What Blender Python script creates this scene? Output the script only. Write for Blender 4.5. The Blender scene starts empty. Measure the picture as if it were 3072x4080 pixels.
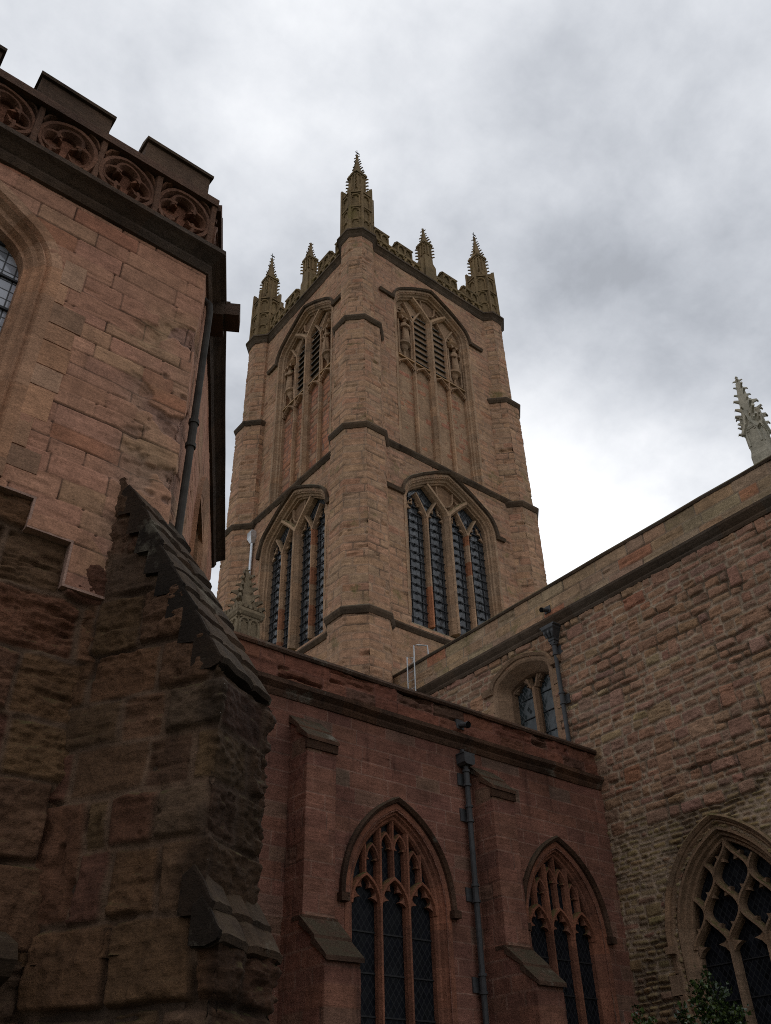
import bpy, math
import numpy as np
from math import sin, cos, pi, radians, hypot, atan2, sqrt, tan

sc = bpy.context.scene
# ------------------------------------------------------------------ camera
PITCH, ROLL, YAW = radians(36.607), radians(-1.658), radians(50.681)
def _cam_axes():
    cp, sp = cos(PITCH), sin(PITCH); cr, sr = cos(ROLL), sin(ROLL)
    right = np.array([1, 0, 0.]); fwd = np.array([0, cp, sp]); up = np.array([0, -sp, cp])
    W = np.array([[sin(YAW), cos(YAW), 0], [-cos(YAW), sin(YAW), 0], [0, 0, 1.]])
    return W @ (cr*right+sr*up), W @ (-sr*right+cr*up), W @ fwd
_r, _u, _f = _cam_axes()
from mathutils import Matrix, Vector
cam = bpy.data.cameras.new('camera'); camo = bpy.data.objects.new('camera', cam)
sc.collection.objects.link(camo)
camo.matrix_world = Matrix(((_r[0], _u[0], -_f[0], 0), (_r[1], _u[1], -_f[1], 0), (_r[2], _u[2], -_f[2], 1.6), (0, 0, 0, 1)))
cam.sensor_fit = 'VERTICAL'; cam.sensor_height = 36; cam.lens = 36*3516.7/4080
cam.clip_start = .05; cam.clip_end = 5000
sc.camera = camo
# ------------------------------------------------------------------ light and sky
sc.view_settings.view_transform = 'Standard'; sc.view_settings.look = 'None'
sc.cycles.use_denoising = False; sc.cycles.filter_width = 1.0; sc.cycles.use_adaptive_sampling = False
sc.view_settings.exposure = 0.0; sc.view_settings.gamma = 1
SUN_DIR = Vector((.665, .40, .63)).normalized()          # behind the thin cloud to the right of the tower
SUN_EL = math.asin(SUN_DIR.z); SUN_AZ = atan2(SUN_DIR.x, SUN_DIR.y)
sun = bpy.data.lights.new('sun', 'SUN'); sun.energy = .6; sun.angle = radians(20); sun.color = (1, .96, .9)
suno = bpy.data.objects.new('sun', sun); sc.collection.objects.link(suno)
suno.rotation_euler = SUN_DIR.to_track_quat('Z', 'Y').to_euler(); suno.location = (0, 0, 60)

class NT:
    """tiny node-tree writer"""
    def __init__(s, nt): s.nt = nt; nt.nodes.clear()
    def n(s, t, **k):
        nd = s.nt.nodes.new(t)
        for a, b in k.items(): setattr(nd, a, b)
        return nd
    def l(s, a, b): s.nt.links.new(a, b)
    def inp(s, sock, v):
        if isinstance(v, bpy.types.NodeSocket): s.l(v, sock)
        elif v is not None: sock.default_value = v
    def math(s, op, a, b=None, c=None, clamp=False):
        nd = s.n('ShaderNodeMath', operation=op); nd.use_clamp = clamp
        for i, v in enumerate((a, b, c)): s.inp(nd.inputs[i], v)
        return nd.outputs[0]
    def vmath(s, op, a, b=None, out=0):
        nd = s.n('ShaderNodeVectorMath', operation=op); s.inp(nd.inputs[0], a)
        if b is not None: s.inp(nd.inputs[3 if op == 'SCALE' else 1], b)
        return nd.outputs[out]
    def noise(s, vec, scale, detail=4, rough=.55, dist=0):
        nd = s.n('ShaderNodeTexNoise'); s.l(vec, nd.inputs['Vector'])
        nd.inputs['Scale'].default_value = scale; nd.inputs['Detail'].default_value = detail
        nd.inputs['Roughness'].default_value = rough; nd.inputs['Distortion'].default_value = dist
        return nd.outputs['Fac']
    def mix(s, fac, a, b, mode='MIX'):
        nd = s.n('ShaderNodeMix', data_type='RGBA', blend_type=mode); nd.clamp_factor = True
        s.inp(nd.inputs[0], fac); s.inp(nd.inputs[6], a); s.inp(nd.inputs[7], b)
        return nd.outputs[2]
    def rng(s, v, a, b, c=0., d=1.):
        nd = s.n('ShaderNodeMapRange'); nd.clamp = True
        s.inp(nd.inputs[0], v)
        for i, q in enumerate((a, b, c, d)): nd.inputs[i+1].default_value = q
        return nd.outputs[0]
    def smooth(s, v, a, b, c=0., d=1.):
        nd = s.n('ShaderNodeMapRange', interpolation_type='SMOOTHSTEP'); s.inp(nd.inputs[0], v)
        for i, q in enumerate((a, b, c, d)): nd.inputs[i+1].default_value = q
        return nd.outputs[0]

world = bpy.data.worlds.new('World'); sc.world = world; world.use_nodes = True
t = NT(world.node_tree)
wout = t.n('ShaderNodeOutputWorld'); bg = t.n('ShaderNodeBackground'); bgc = t.n('ShaderNodeBackground'); mixs = t.n('ShaderNodeMixShader')
sky = t.n('ShaderNodeTexSky', sky_type='NISHITA', sun_disc=False); sky.sun_elevation = SUN_EL; sky.sun_rotation = SUN_AZ
t.l(sky.outputs[0], bg.inputs[0]); bg.inputs[1].default_value = .1
tc = t.n('ShaderNodeTexCoord'); D = t.vmath('NORMALIZE', tc.outputs['Generated'])
sp = t.n('ShaderNodeSeparateXYZ'); t.l(D, sp.inputs[0])
den = t.math('ADD', t.math('MAXIMUM', sp.outputs[2], 0.0), .30)
cb = t.n('ShaderNodeCombineXYZ'); t.l(t.math('DIVIDE', sp.outputs[0], den), cb.inputs[0]); t.l(t.math('DIVIDE', sp.outputs[1], den), cb.inputs[1])
CP = cb.outputs[0]
n1 = t.noise(CP, 2.6, 7, .55, .15); n2 = t.noise(CP, 8.0, 7, .6, .1)
val = t.math('ADD', t.math('MULTIPLY', t.math('SUBTRACT', n1, .5), .66), t.math('MULTIPLY', t.math('SUBTRACT', n2, .5), .50))
def px_dir(x, y):
    d = _r*(x-1536)/3516.7 - _u*(y-2040)/3516.7 + _f
    return d/np.linalg.norm(d)
# broad bright and dull banks of the cloud cover, by direction on the sky dome
for (x, y, sig, amp) in ((2300, 2120, .12, .32), (2050, 1850, .09, .16), (2600, 2000, .10, .12), (500, 120, .22, -.02), (1450, 640, .09, .12), (1250, 90, .10, .06),
                         (2350, 1250, .15, -.10), (2950, 1400, .13, -.13), (2450, 450, .20, -.12), (2150, 850, .10, -.05), (1000, 1300, .13, -.04), (880, 2150, .11, -.14),
                         (2700, 800, .07, .07), (2950, 550, .09, .05), (1900, 1300, .08, .03)):
    d = px_dir(x, y)
    dot = t.vmath('DOT_PRODUCT', D, tuple(d), out=1)
    g = t.math('EXPONENT', t.math('DIVIDE', t.math('SUBTRACT', dot, 1.0), sig*sig/1.0))
    val = t.math('ADD', val, t.math('MULTIPLY', g, amp))
for d, sig, amp in (((.05, -.12, 1), .21, 1.5), ((-.55, -.75, .25), .42, -.12)):
    d = np.array(d)/np.linalg.norm(d)              # bright zenith patch and dulled sky behind camera, both unseen, added to light walls
    g = t.math('EXPONENT', t.math('DIVIDE', t.math('SUBTRACT', t.vmath('DOT_PRODUCT', D, tuple(d), out=1), 1.0), sig*sig))
    val = t.math('ADD', val, t.math('MULTIPLY', g, amp))
lum = t.math("ADD", val, .77)
lum = t.math('MAXIMUM', t.math('MINIMUM', lum, 2.3), .46)
cool = t.mix(t.rng(lum, .5, .98), (.895, .95, 1.05, 1), (.965, .985, 1.02, 1))
cl = t.vmath('SCALE', cool, lum)
t.l(cl, bgc.inputs[0]); bgc.inputs[1].default_value = 1.0
# one small rent of blue where the cloud is thinnest
dblue = t.vmath('DOT_PRODUCT', D, tuple(px_dir(2175, 1845)), out=1)
rent = t.math('MULTIPLY', t.math('EXPONENT', t.math('DIVIDE', t.math('SUBTRACT', dblue, 1.0), .000035)), t.rng(t.noise(CP, 40, 3), .35, .7, 0, .55))
t.l(t.math('SUBTRACT', 1.0, t.math('MULTIPLY', rent, 1.0)), mixs.inputs[0])
t.l(bg.outputs[0], mixs.inputs[1]); t.l(bgc.outputs[0], mixs.inputs[2]); t.l(mixs.outputs[0], wout.inputs[0])

# ------------------------------------------------------------------ numpy noise
_rs = np.random.RandomState(7)
_tab = _rs.rand(512, 512).astype(np.float32)
def vnoise(x, y, seed=0):
    x = x + seed*17.31; y = y + seed*9.77
    xi = np.floor(x).astype(int); yi = np.floor(y).astype(int); fx = x-xi; fy = y-yi
    fx = fx*fx*(3-2*fx); fy = fy*fy*(3-2*fy)
    a = _tab[yi % 512, xi % 512]; b = _tab[yi % 512, (xi+1) % 512]; c = _tab[(yi+1) % 512, xi % 512]; d = _tab[(yi+1) % 512, (xi+1) % 512]
    return (a*(1-fx)+b*fx)*(1-fy)+(c*(1-fx)+d*fx)*fy
def fbm(x, y, seed=0, o=4, g=.5):
    s = 0; a = 1; tot = 0
    for i in range(o):
        s = s + a*vnoise(x*2**i, y*2**i, seed+i*3); tot += a; a *= g
    return s/tot
def ss(t):
    t = np.clip(t, 0, 1); return t*t*(3-2*t)

# ------------------------------------------------------------------ materials
def sat(c, k):
    l = .3*c[0]+.5*c[1]+.2*c[2]; return tuple(max(.004, l+(v-l)*k) for v in c)
def stone_mat(name, tint=(1, 1, 1), moss=.0, mosscol=(.10, .085, .03), bump=.5, scale=1., stain=.25, rough=.92, lichen=0., lichencol=(.20, .17, .04), soot=.3, bed=.16, ks=1.18):
    m = bpy.data.materials.new(name); m.use_nodes = True; t = NT(m.node_tree)
    out = t.n('ShaderNodeOutputMaterial'); bs = t.n('ShaderNodeBsdfPrincipled'); t.l(bs.outputs[0], out.inputs[0])
    at = t.n('ShaderNodeAttribute', attribute_name='Col'); geo = t.n('ShaderNodeNewGeometry'); P = geo.outputs['Position']
    c = t.mix(1., at.outputs['Color'], (*(sat(tint, ks) if min(tint) < 1 else tint), 1), 'MULTIPLY')
    big = t.noise(P, .9*scale, 5, .6); mid = t.noise(P, 6*scale, 5, .65); fine = t.noise(P, 42*scale, 5, .75)
    bedn = t.noise(t.vmath('MULTIPLY', P, (1.6*scale, 1.6*scale, 17*scale)), 1.0, 5, .7)
    strk = t.noise(t.vmath('MULTIPLY', P, (3.2, 3.2, .45)), 1.0, 6, .7)
    fac = t.math('MULTIPLY', t.math('MULTIPLY', t.rng(big, .3, .7, 1-stain, 1+stain*.7), t.rng(mid, .3, .7, .80, 1.2)), t.rng(fine, .25, .75, .60, 1.40))
    fac = t.math('MULTIPLY', fac, t.rng(bedn, .28, .72, 1-bed, 1+bed))
    fac = t.math('MULTIPLY', fac, t.math('SUBTRACT', 1.0, t.math('MULTIPLY', t.smooth(strk, .52, .72), soot)))
    fac = t.math('MULTIPLY', fac, t.rng(t.noise(P, 17*scale, 3, .8), .66, .72, 1., .55))
    c = t.vmath('SCALE', c, fac)
    sep = t.n('ShaderNodeSeparateXYZ'); t.l(geo.outputs['Normal'], sep.inputs[0])
    if moss:
        mf = t.math('MULTIPLY', t.smooth(sep.outputs[2], .25, .75), t.rng(t.noise(P, 5*scale, 5, .7), .55-.35*moss, .75-.35*moss))
        c = t.mix(mf, c, (*mosscol, 1))
    if lichen:
        lf = t.math('MULTIPLY', t.rng(t.noise(P, 1.1*scale, 6, .7), .62-.25*lichen, .72-.2*lichen), .75)
        c = t.mix(lf, c, (*lichencol, 1))
    t.l(c, bs.inputs['Base Color']); bs.inputs['Roughness'].default_value = rough
    bs.inputs['Specular IOR Level'].default_value = .2
    b = t.n('ShaderNodeBump'); b.inputs['Strength'].default_value = min(1., bump*1.5); b.inputs['Distance'].default_value = .06/scale
    h = t.math('ADD', t.math('ADD', t.math('MULTIPLY', t.noise(P, 12*scale, 7, .72), .7), t.math('MULTIPLY', fine, .32)), t.math('MULTIPLY', bedn, .35))
    t.l(h, b.inputs['Height']); t.l(b.outputs[0], bs.inputs['Normal'])
    return m
def plain_mat(name, col, rough=.5, metal=0., spec=.5, var=.2, scale=8):
    m = bpy.data.materials.new(name); m.use_nodes = True; t = NT(m.node_tree)
    out = t.n('ShaderNodeOutputMaterial'); bs = t.n('ShaderNodeBsdfPrincipled'); t.l(bs.outputs[0], out.inputs[0])
    P = t.n('ShaderNodeNewGeometry').outputs['Position']
    n = t.noise(P, scale, 5, .65)
    c = t.vmath('SCALE', (*col,), t.rng(n, .3, .7, 1-var, 1+var))
    t.l(c, bs.inputs['Base Color']); bs.inputs['Roughness'].default_value = rough; bs.inputs['Metallic'].default_value = metal
    bs.inputs['Specular IOR Level'].default_value = spec
    b = t.n('ShaderNodeBump'); b.inputs['Strength'].default_value = .15; b.inputs['Distance'].default_value = .01
    t.l(n, b.inputs['Height']); t.l(b.outputs[0], bs.inputs['Normal'])
    return m
def glass_mat(name, base=(.012, .014, .018), pitch=.16, lead=(.03, .032, .036), spec=.5, rough=.12, wire=0., tilt=.25, aspect=.72, square=False):
    """leaded glazing: small quarries, each with its own slight tilt, lead cames between"""
    m = bpy.data.materials.new(name); m.use_nodes = True; t = NT(m.node_tree)
    out = t.n('ShaderNodeOutputMaterial'); bs = t.n('ShaderNodeBsdfPrincipled'); t.l(bs.outputs[0], out.inputs[0])
    geo = t.n('ShaderNodeNewGeometry'); sp = t.n('ShaderNodeSeparateXYZ'); t.l(geo.outputs['Position'], sp.inputs[0])
    s = t.math('ADD', sp.outputs[0], sp.outputs[1]); z = t.math('MULTIPLY', sp.outputs[2], aspect)
    if square: a, b = t.math('DIVIDE', s, pitch), t.math('DIVIDE', sp.outputs[2], pitch)
    else: a, b = t.math('DIVIDE', t.math('ADD', s, z), pitch), t.math('DIVIDE', t.math('SUBTRACT', s, z), pitch)
    fa, fb = t.math('FRACT', a), t.math('FRACT', b)
    ea = t.math('ABSOLUTE', t.math('SUBTRACT', fa, .5)); eb = t.math('ABSOLUTE', t.math('SUBTRACT', fb, .5))
    line = t.smooth(t.math('MAXIMUM', ea, eb), .40, .47)
    cell = t.n('ShaderNodeCombineXYZ'); t.l(t.math('FLOOR', a), cell.inputs[0]); t.l(t.math('FLOOR', b), cell.inputs[1])
    wn = t.n('ShaderNodeTexWhiteNoise', noise_dimensions='2D'); t.l(cell.outputs[0], wn.inputs['Vector'])
    off = t.vmath('SCALE', t.vmath('SUBTRACT', wn.outputs['Color'], (.5, .5, .5)), tilt)
    nrm = t.vmath('NORMALIZE', t.vmath('ADD', geo.outputs['Normal'], off))
    t.l(nrm, bs.inputs['Normal'])
    c = t.mix(wn.outputs['Value'], (*[q*.6 for q in base], 1), (*[q*1.5 for q in base], 1))
    c = t.mix(line, c, (*lead, 1))
    t.l(c, bs.inputs['Base Color']); t.l(t.mix(line, (rough,)*3+(1,), (.6, .6, .6, 1)), bs.inputs['Roughness'])
    bs.inputs['Specular IOR Level'].default_value = spec
    return m
M = {}
M['tower'] = stone_mat('tower_stone', bump=.55, scale=.8, stain=.18, moss=.5, lichen=.12, lichencol=(.17, .14, .05))
M['tower_trim'] = stone_mat('tower_trim_stone', tint=(.365, .245, .165), bump=.5, moss=.6, stain=.22)
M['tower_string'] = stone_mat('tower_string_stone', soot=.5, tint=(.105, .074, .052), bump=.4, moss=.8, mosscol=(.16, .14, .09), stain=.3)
M['sill'] = stone_mat('tower_sill_stone', tint=(.36, .29, .20), bump=.4, stain=.4, moss=.6, mosscol=(.2, .17, .1))
M['crown'] = stone_mat('tower_crown_stone', soot=.5, tint=(.205, .145, .084), bump=.5, moss=.7, lichen=.25, lichencol=(.18, .135, .045), stain=.3)
M['red'] = stone_mat('red_sandstone', bump=.5, stain=.28, moss=.3, soot=.45)
M['red_trim'] = stone_mat('red_trim_stone', tint=(.225, .105, .072), bump=.4, stain=.25, moss=.5)
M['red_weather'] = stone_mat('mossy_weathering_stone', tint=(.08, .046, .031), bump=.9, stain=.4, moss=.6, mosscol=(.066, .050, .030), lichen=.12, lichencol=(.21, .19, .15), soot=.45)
M['rubble'] = stone_mat('rubble_stone', bump=.7, stain=.15, moss=.25, mosscol=(.16, .13, .06))
M['tan_trim'] = stone_mat('transept_trim_stone', tint=(.235, .155, .105), bump=.4, stain=.2, moss=.5)
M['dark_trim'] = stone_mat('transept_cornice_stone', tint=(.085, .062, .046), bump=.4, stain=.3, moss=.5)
M['pale'] = stone_mat('pale_limestone', soot=.55, tint=(.36, .325, .26), bump=.4, stain=.3, moss=.4, mosscol=(.2, .17, .08), scale=2)
M['mossy_pale'] = stone_mat('mossy_limestone', tint=(.20, .155, .105), bump=.6, stain=.4, moss=.25, mosscol=(.11, .085, .045), scale=2)
M['porch'] = stone_mat('porch_ashlar', bump=.3, stain=.12, scale=1.6)
M['porch_rough'] = stone_mat('porch_rough_stone', bump=.9, stain=.25, scale=1.5, moss=.2)
M['porch_dark'] = stone_mat('sooty_stone', tint=(.068, .046, .033), bump=.7, stain=.45, moss=.3, soot=.5, scale=1.5)
M['frieze'] = stone_mat('frieze_stone', tint=(.115, .066, .046), bump=.8, stain=.45, soot=.5, scale=1.5)
M['porch_trim'] = stone_mat('porch_trim_stone', tint=(.33, .195, .13), bump=.35, stain=.25, scale=1.5)
M['porch_back'] = stone_mat('frieze_panel_stone', tint=(.26, .125, .085), bump=.9, stain=.4, scale=1.5)
M['slab'] = stone_mat('dark_slab_stone', tint=(.060, .039, .026), bump=.9, stain=.5, moss=.4, mosscol=(.072, .048, .026), lichen=.1, lichencol=(.15, .13, .095), scale=2)
M['lead'] = plain_mat('lead_grey_iron', (.05, .049, .05), .65, 0, .35, .3)
M['grey_pipe'] = plain_mat('grey_painted_iron', (.05, .044, .038), .9, 0, .2, .3)
M['lead_roof'] = plain_mat('lead_sheet', (.16, .17, .18), .6)
M['iron'] = plain_mat('black_iron', (.012, .012, .013), .6)
M['white_metal'] = plain_mat('galvanised_metal', (.42, .42, .42), .35, .3)
M['alu'] = plain_mat('bright_metal_pipe', (.62, .64, .66), .3, .6)
M['louvre'] = stone_mat('grey_louvre_slate', tint=(.030, .029, .028), bump=.2, stain=.2)
M['dark_fill'] = plain_mat('painted_dark', (.006, .006, .006), .95, 0, .1)  # near-black colour stands in for the shade inside openings
M['glass_tower'] = glass_mat('tower_glazing', base=(.035, .038, .042), pitch=.17, spec=.55, tilt=.22, lead=(.06, .062, .065))
M['glass_red'] = glass_mat('dark_leaded_glazing', base=(.008, .009, .012), pitch=.12, spec=.12, rough=.35, lead=(.026, .027, .029))
M['glass_trans'] = glass_mat('green_leaded_glazing', base=(.02, .028, .03), pitch=.13, spec=.4, rough=.2, lead=(.07, .075, .078))
M['glass_porch'] = glass_mat('porch_glazing', base=(.33, .34, .38), pitch=.105, spec=.8, rough=.08, lead=(.01, .01, .01), square=True, tilt=.15)  # light showing in the panes is put into this pale base colour

# ------------------------------------------------------------------ object helpers
COL = sc.collection
def tagp(o, label=None, cat=None, group=None, kind=None):
    if label: o['label'] = label
    if cat: o['category'] = cat
    if group: o['group'] = group
    if kind: o['kind'] = kind
    return o
def thing(name, loc, label, cat, group=None, rz=0):
    o = bpy.data.objects.new(name, None); COL.objects.link(o); o.location = loc; o.rotation_euler.z = rz
    o.empty_display_size = .3
    return tagp(o, label, cat, group)
def origin_of(o):
    v = np.zeros(3)
    while o is not None:
        v = v+np.array(o.location); o = o.parent
    return v
class MB:
    def __init__(s): s.v = []; s.f = []; s.c = []; s.m = []
    def add(s, vs, fs, col=(1, 1, 1), mi=0):
        b = len(s.v); s.v += [tuple(map(float, p)) for p in vs]
        for f in fs:
            s.f.append(tuple(b+i for i in f)); s.c.append(col); s.m.append(mi)
    def box(s, a, b, col=(1, 1, 1), mi=0, fr=None):
        x0, y0, z0 = a; x1, y1, z1 = b
        vs = [(x0, y0, z0), (x1, y0, z0), (x1, y1, z0), (x0, y1, z0), (x0, y0, z1), (x1, y0, z1), (x1, y1, z1), (x0, y1, z1)]
        if fr: vs = [fr(*p) for p in vs]
        s.add(vs, [(0, 3, 2, 1), (4, 5, 6, 7), (0, 1, 5, 4), (1, 2, 6, 5), (2, 3, 7, 6), (3, 0, 4, 7)], col, mi)
    def prism(s, pts, axis_a, axis_b, col=(1, 1, 1), mi=0):
        """polygon pts (3d) extruded by vector axis_b-axis_a"""
        n = len(pts); d = np.array(axis_b, float)-np.array(axis_a, float)
        vs = [tuple(p) for p in pts]+[tuple(np.array(p)+d) for p in pts]
        s.add(vs, [tuple(range(n-1, -1, -1)), tuple(range(n, 2*n))]+[(i, (i+1) % n, n+(i+1) % n, n+i) for i in range(n)], col, mi)
    def tube(s, pts, r, n=8, col=(1, 1, 1), mi=0, caps=True):
        pts = [np.array(p, float) for p in pts]; rs = r if isinstance(r, (list, tuple)) else [r]*len(pts)
        rings = []
        for i, p in enumerate(pts):
            tg = pts[min(i+1, len(pts)-1)]-pts[max(i-1, 0)]; tg /= np.linalg.norm(tg)+1e-9
            a = np.array([0, 0, 1.]) if abs(tg[2]) < .9 else np.array([1., 0, 0])
            e1 = np.cross(tg, a); e1 /= np.linalg.norm(e1); e2 = np.cross(tg, e1)
            rings.append([p+rs[i]*(cos(2*pi*k/n)*e1+sin(2*pi*k/n)*e2) for k in range(n)])
        vs = [q for R in rings for q in R]; fs = []
        for i in range(len(pts)-1):
            for k in range(n): fs.append((i*n+k, i*n+(k+1) % n, (i+1)*n+(k+1) % n, (i+1)*n+k))
        if caps: fs += [tuple(range(n-1, -1, -1)), tuple(range((len(pts)-1)*n, len(pts)*n))]
        s.add(vs, fs, col, mi)
    def loft(s, rings, col=(1, 1, 1), mi=0, caps=True):
        n = len(rings[0]); vs = [p for R in rings for p in R]; fs = []
        for i in range(len(rings)-1):
            for k in range(n): fs.append((i*n+k, i*n+(k+1) % n, (i+1)*n+(k+1) % n, (i+1)*n+k))
        if caps: fs += [tuple(range(n-1, -1, -1)), tuple(range((len(rings)-1)*n, len(rings)*n))]
        s.add(vs, fs, col, mi)
    def build(s, name, mats, parent=None, jitter=0., smooth=False, local=False):
        me = bpy.data.meshes.new(name)
        v = np.array(s.v, float).reshape(-1, 3)
        if jitter:
            k = 3.1
            v = v + jitter*(np.stack([vnoise(v[:, 0]*k+v[:, 2]*2.3, v[:, 1]*k+i*7.7, 11+i) for i in range(3)], 1)-.5)*2
        if parent is not None and not local: v = v-origin_of(parent)
        me.from_pydata(v.tolist(), [], s.f)
        at = me.attributes.new('Col', 'FLOAT_COLOR', 'CORNER')
        cols = np.ones((len(me.loops), 4), np.float32); k = 0
        for f, c in zip(s.f, s.c):
            cols[k:k+len(f), :3] = c; k += len(f)
        at.data.foreach_set('color', cols.ravel())
        for m in (mats if isinstance(mats, list) else [mats]): me.materials.append(m)
        if isinstance(mats, list): me.polygons.foreach_set('material_index', s.m)
        if smooth: me.polygons.foreach_set('use_smooth', [True]*len(me.polygons))
        me.update()
        o = bpy.data.objects.new(name, me); COL.objects.link(o)
        if parent is not None: o.parent = parent
        return o
def copy_tree(o, parent=None, loc=None):
    c = o.copy(); COL.objects.link(c)
    if parent is not None: c.parent = parent
    if loc is not None: c.location = loc
    for ch in list(o.children): copy_tree(ch, c)
    return c
RND = np.random.RandomState(3)
def shade(v=.12, base=(1, 1, 1)):
    k = 1+RND.uniform(-v, v); w = RND.uniform(-v, v)*.35
    return (base[0]*k*(1+w), base[1]*k, base[2]*k*(1-w))

class Frame:
    """a facade: u along it (left to right as seen), d outward, z up"""
    def __init__(s, O, U): s.O = np.array(O, float); s.U = np.array(U, float); s.N = np.array((s.U[1], -s.U[0]))
    def __call__(s, u, d, z): return (s.O[0]+s.U[0]*u+s.N[0]*d, s.O[1]+s.U[1]*u+s.N[1]*d, z)

# ------------------------------------------------------------------ masonry sheets with real relief
def layout(L, z0, z1, hr, wr, seed, pal, big=.0, u0=0., var=.1):
    """courses of stones as rectangles; pal = [(weight, rgb)]"""
    r = np.random.RandomState(seed); R = []; z = z0; rows = []
    while z < z1-1e-6:
        h = r.uniform(*hr)
        if z1-z-h < hr[0]*.6: h = z1-z
        rows.append((z, z+h)); z += h
    w = np.array([p[0] for p in pal], float); w /= w.sum()
    for (a, b) in rows:
        u = u0-r.uniform(0, wr[1])
        while u < u0+L:
            ww = r.uniform(*wr)
            R.append([u, u+ww, a, b]); u += ww
    if big:
        for i in range(len(rows)-1):
            u = u0
            while u < u0+L:
                if r.rand() < big: R.append([u, u+r.uniform(wr[0]*1.1, wr[1]*1.1), rows[i][0], rows[i+1][1]])
                u += wr[1]*1.5
    R = np.array(R); n = len(R)
    k = r.choice(len(pal), n, p=w); C = np.array([pal[i][1] for i in k], float)
    C = C*(1+r.uniform(-var, var, (n, 1)))*(1+r.uniform(-var*.3, var*.3, (n, 3)))
    return R, np.array([sat(c, SATK) for c in C])
SATK = 1.2
def masonry(name, path, z0, z1, res, lay, mat, parent, joint=.012, jdepth=.008, bulge=0., bw=.08, offs=.003, tilt=0., rough=.004, rscale=6., strata=0., wob=0., wobs=2.,
            mortar=(.3, .22, .17), rnd=.02, hole=None, seed=1, closed=False, u0=0., colfn=None, batter=0., pits=0., grit=0., inset=0., opened=.8, erode=None):
    R, C = lay
    path = [np.array(p, float) for p in path]; n = len(path)
    segs = [(path[i], path[(i+1) % n]) for i in range(n if closed else n-1)]
    us, ps, ns = [], [], []; u = u0
    def nrm(a, b):
        d = (b-a)/np.linalg.norm(b-a); return np.array((d[1], -d[0]))
    N = [nrm(a, b) for a, b in segs]
    for i, (a, b) in enumerate(segs):
        L = np.linalg.norm(b-a); k = max(1, int(math.ceil(L/res)))
        for j in range(k + (1 if (i == len(segs)-1) else 0)):
            tt = j/k; us.append(u+L*tt); ps.append(a+(b-a)*tt)
            q = N[i]
            if j == 0 and (i > 0 or closed):
                m = N[i-1]+N[i]; q = m/(np.dot(m, m)/2)
            if j == k and closed:
                m = N[i]+N[0]; q = m/(np.dot(m, m)/2)
            ns.append(q)
        u += L
    us = np.array(us); ps = np.array(ps); ns = np.array(ns)
    nz = max(1, int(math.ceil((z1-z0)/res))); zs = np.linspace(z0, z1, nz+1)
    U, Z = np.meshgrid(us, zs)
    Uw, Zw = U, Z
    if wob:
        Uw = U+wob*(fbm(U*wobs, Z*wobs, seed, 3)-.5)*2; Zw = Z+wob*(fbm(U*wobs, Z*wobs, seed+40, 3)-.5)*2
    q = min(.02, res*.8); pad = .6
    gw, gh = int((us[-1]-us[0]+2*pad)/q)+2, int((z1-z0+2*pad)/q)+2
    ids = np.zeros((gh, gw), int)
    for i, (a, b, c, d) in enumerate(R):
        x0 = max(0, int(round((a-us[0]+pad)/q))); x1 = int(round((b-us[0]+pad)/q)); y0 = max(0, int(round((c-z0+pad)/q))); y1 = int(round((d-z0+pad)/q))
        if x1 > 0 and y1 > 0: ids[y0:y1, x0:x1] = i
    I = ids[np.clip(((Zw-z0+pad)/q).astype(int), 0, gh-1), np.clip(((Uw-us[0]+pad)/q).astype(int), 0, gw-1)]
    r = np.random.RandomState(seed+5); n = len(R)
    if inset:
        q_ = r.uniform(0, inset, (n, 4))*(r.rand(n, 4) < .7); R = R+q_*np.array([1, -1, 1, -1])
    rc = R[I]
    dx = np.minimum(Uw-rc[..., 0], rc[..., 1]-Uw); dz = np.minimum(Zw-rc[..., 2], rc[..., 3]-Zw)
    ed = np.minimum(dx, dz)
    if rnd:
        cm = (dx < rnd) & (dz < rnd); ed = np.where(cm, rnd-np.hypot(rnd-dx, rnd-dz), ed)
    js = ss(ed/joint)
    opn = ss((fbm(U*1.1, Z*2.6, seed+81, 3)-.52)*7)*opened
    H = jdepth*(js-1)*(.5+3.2*opn)
    if bulge: H = H+bulge*(1-(1-np.clip(ed/bw, 0, 1))**2)*(.6+.8*r.rand(n))[I]
    H = H+(r.uniform(-offs, offs, n))[I]*js
    if tilt:
        H = H+js*((Uw-rc[..., 0]-(rc[..., 1]-rc[..., 0])/2)*r.uniform(-tilt, tilt, n)[I]+(Zw-(rc[..., 2]+rc[..., 3])/2)*r.uniform(-tilt, tilt, n)[I])
    amp = (.4+1.2*r.rand(n))[I]
    H = H+rough*2*(fbm(U*rscale, Z*rscale, seed+9, 4, .6)-.5)*amp
    if grit:
        g1 = fbm(U*22, Z*34, seed+71, 3, .6)-.5; g2 = vnoise(U*11, Z*26, seed+72)-.5
        H = H+grit*(1.3*g1+.8*g2)*(.5+r.rand(n))[I]*js*ss(fbm(U*1.5, Z*1.5, seed+73, 2)*2.4-.5)
    if strata:
        pw = r.rand(n)**3
        s1 = fbm(U*2.2+I*3.1, Z*16+I*1.7, seed+21, 3, .6)
        H = H-strata*np.clip(s1-.52, 0, 1)*4*pw[I]*js
    if pits:
        pn = vnoise(U*9, Z*9, seed+33); H = H-pits*np.clip(pn-.86, 0, 1)*7*vnoise(U*1.3, Z*1.3, seed+34)
    col = C[I]*(1+.22*(fbm(U*5, Z*9, seed+50, 3)-.5))[..., None]
    mo = np.array(mortar)*(1+.3*(fbm(U*3, Z*3, seed+61, 2)-.5))[..., None]
    mo = mo*(1-.65*opn)[..., None]
    col = col*js[..., None]+mo*(1-js[..., None])
    if colfn is not None: col = colfn(U, Z, col)
    if erode is not None: H = H-erode(U, Z)
    H = H - batter*(Z-z0)
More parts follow.
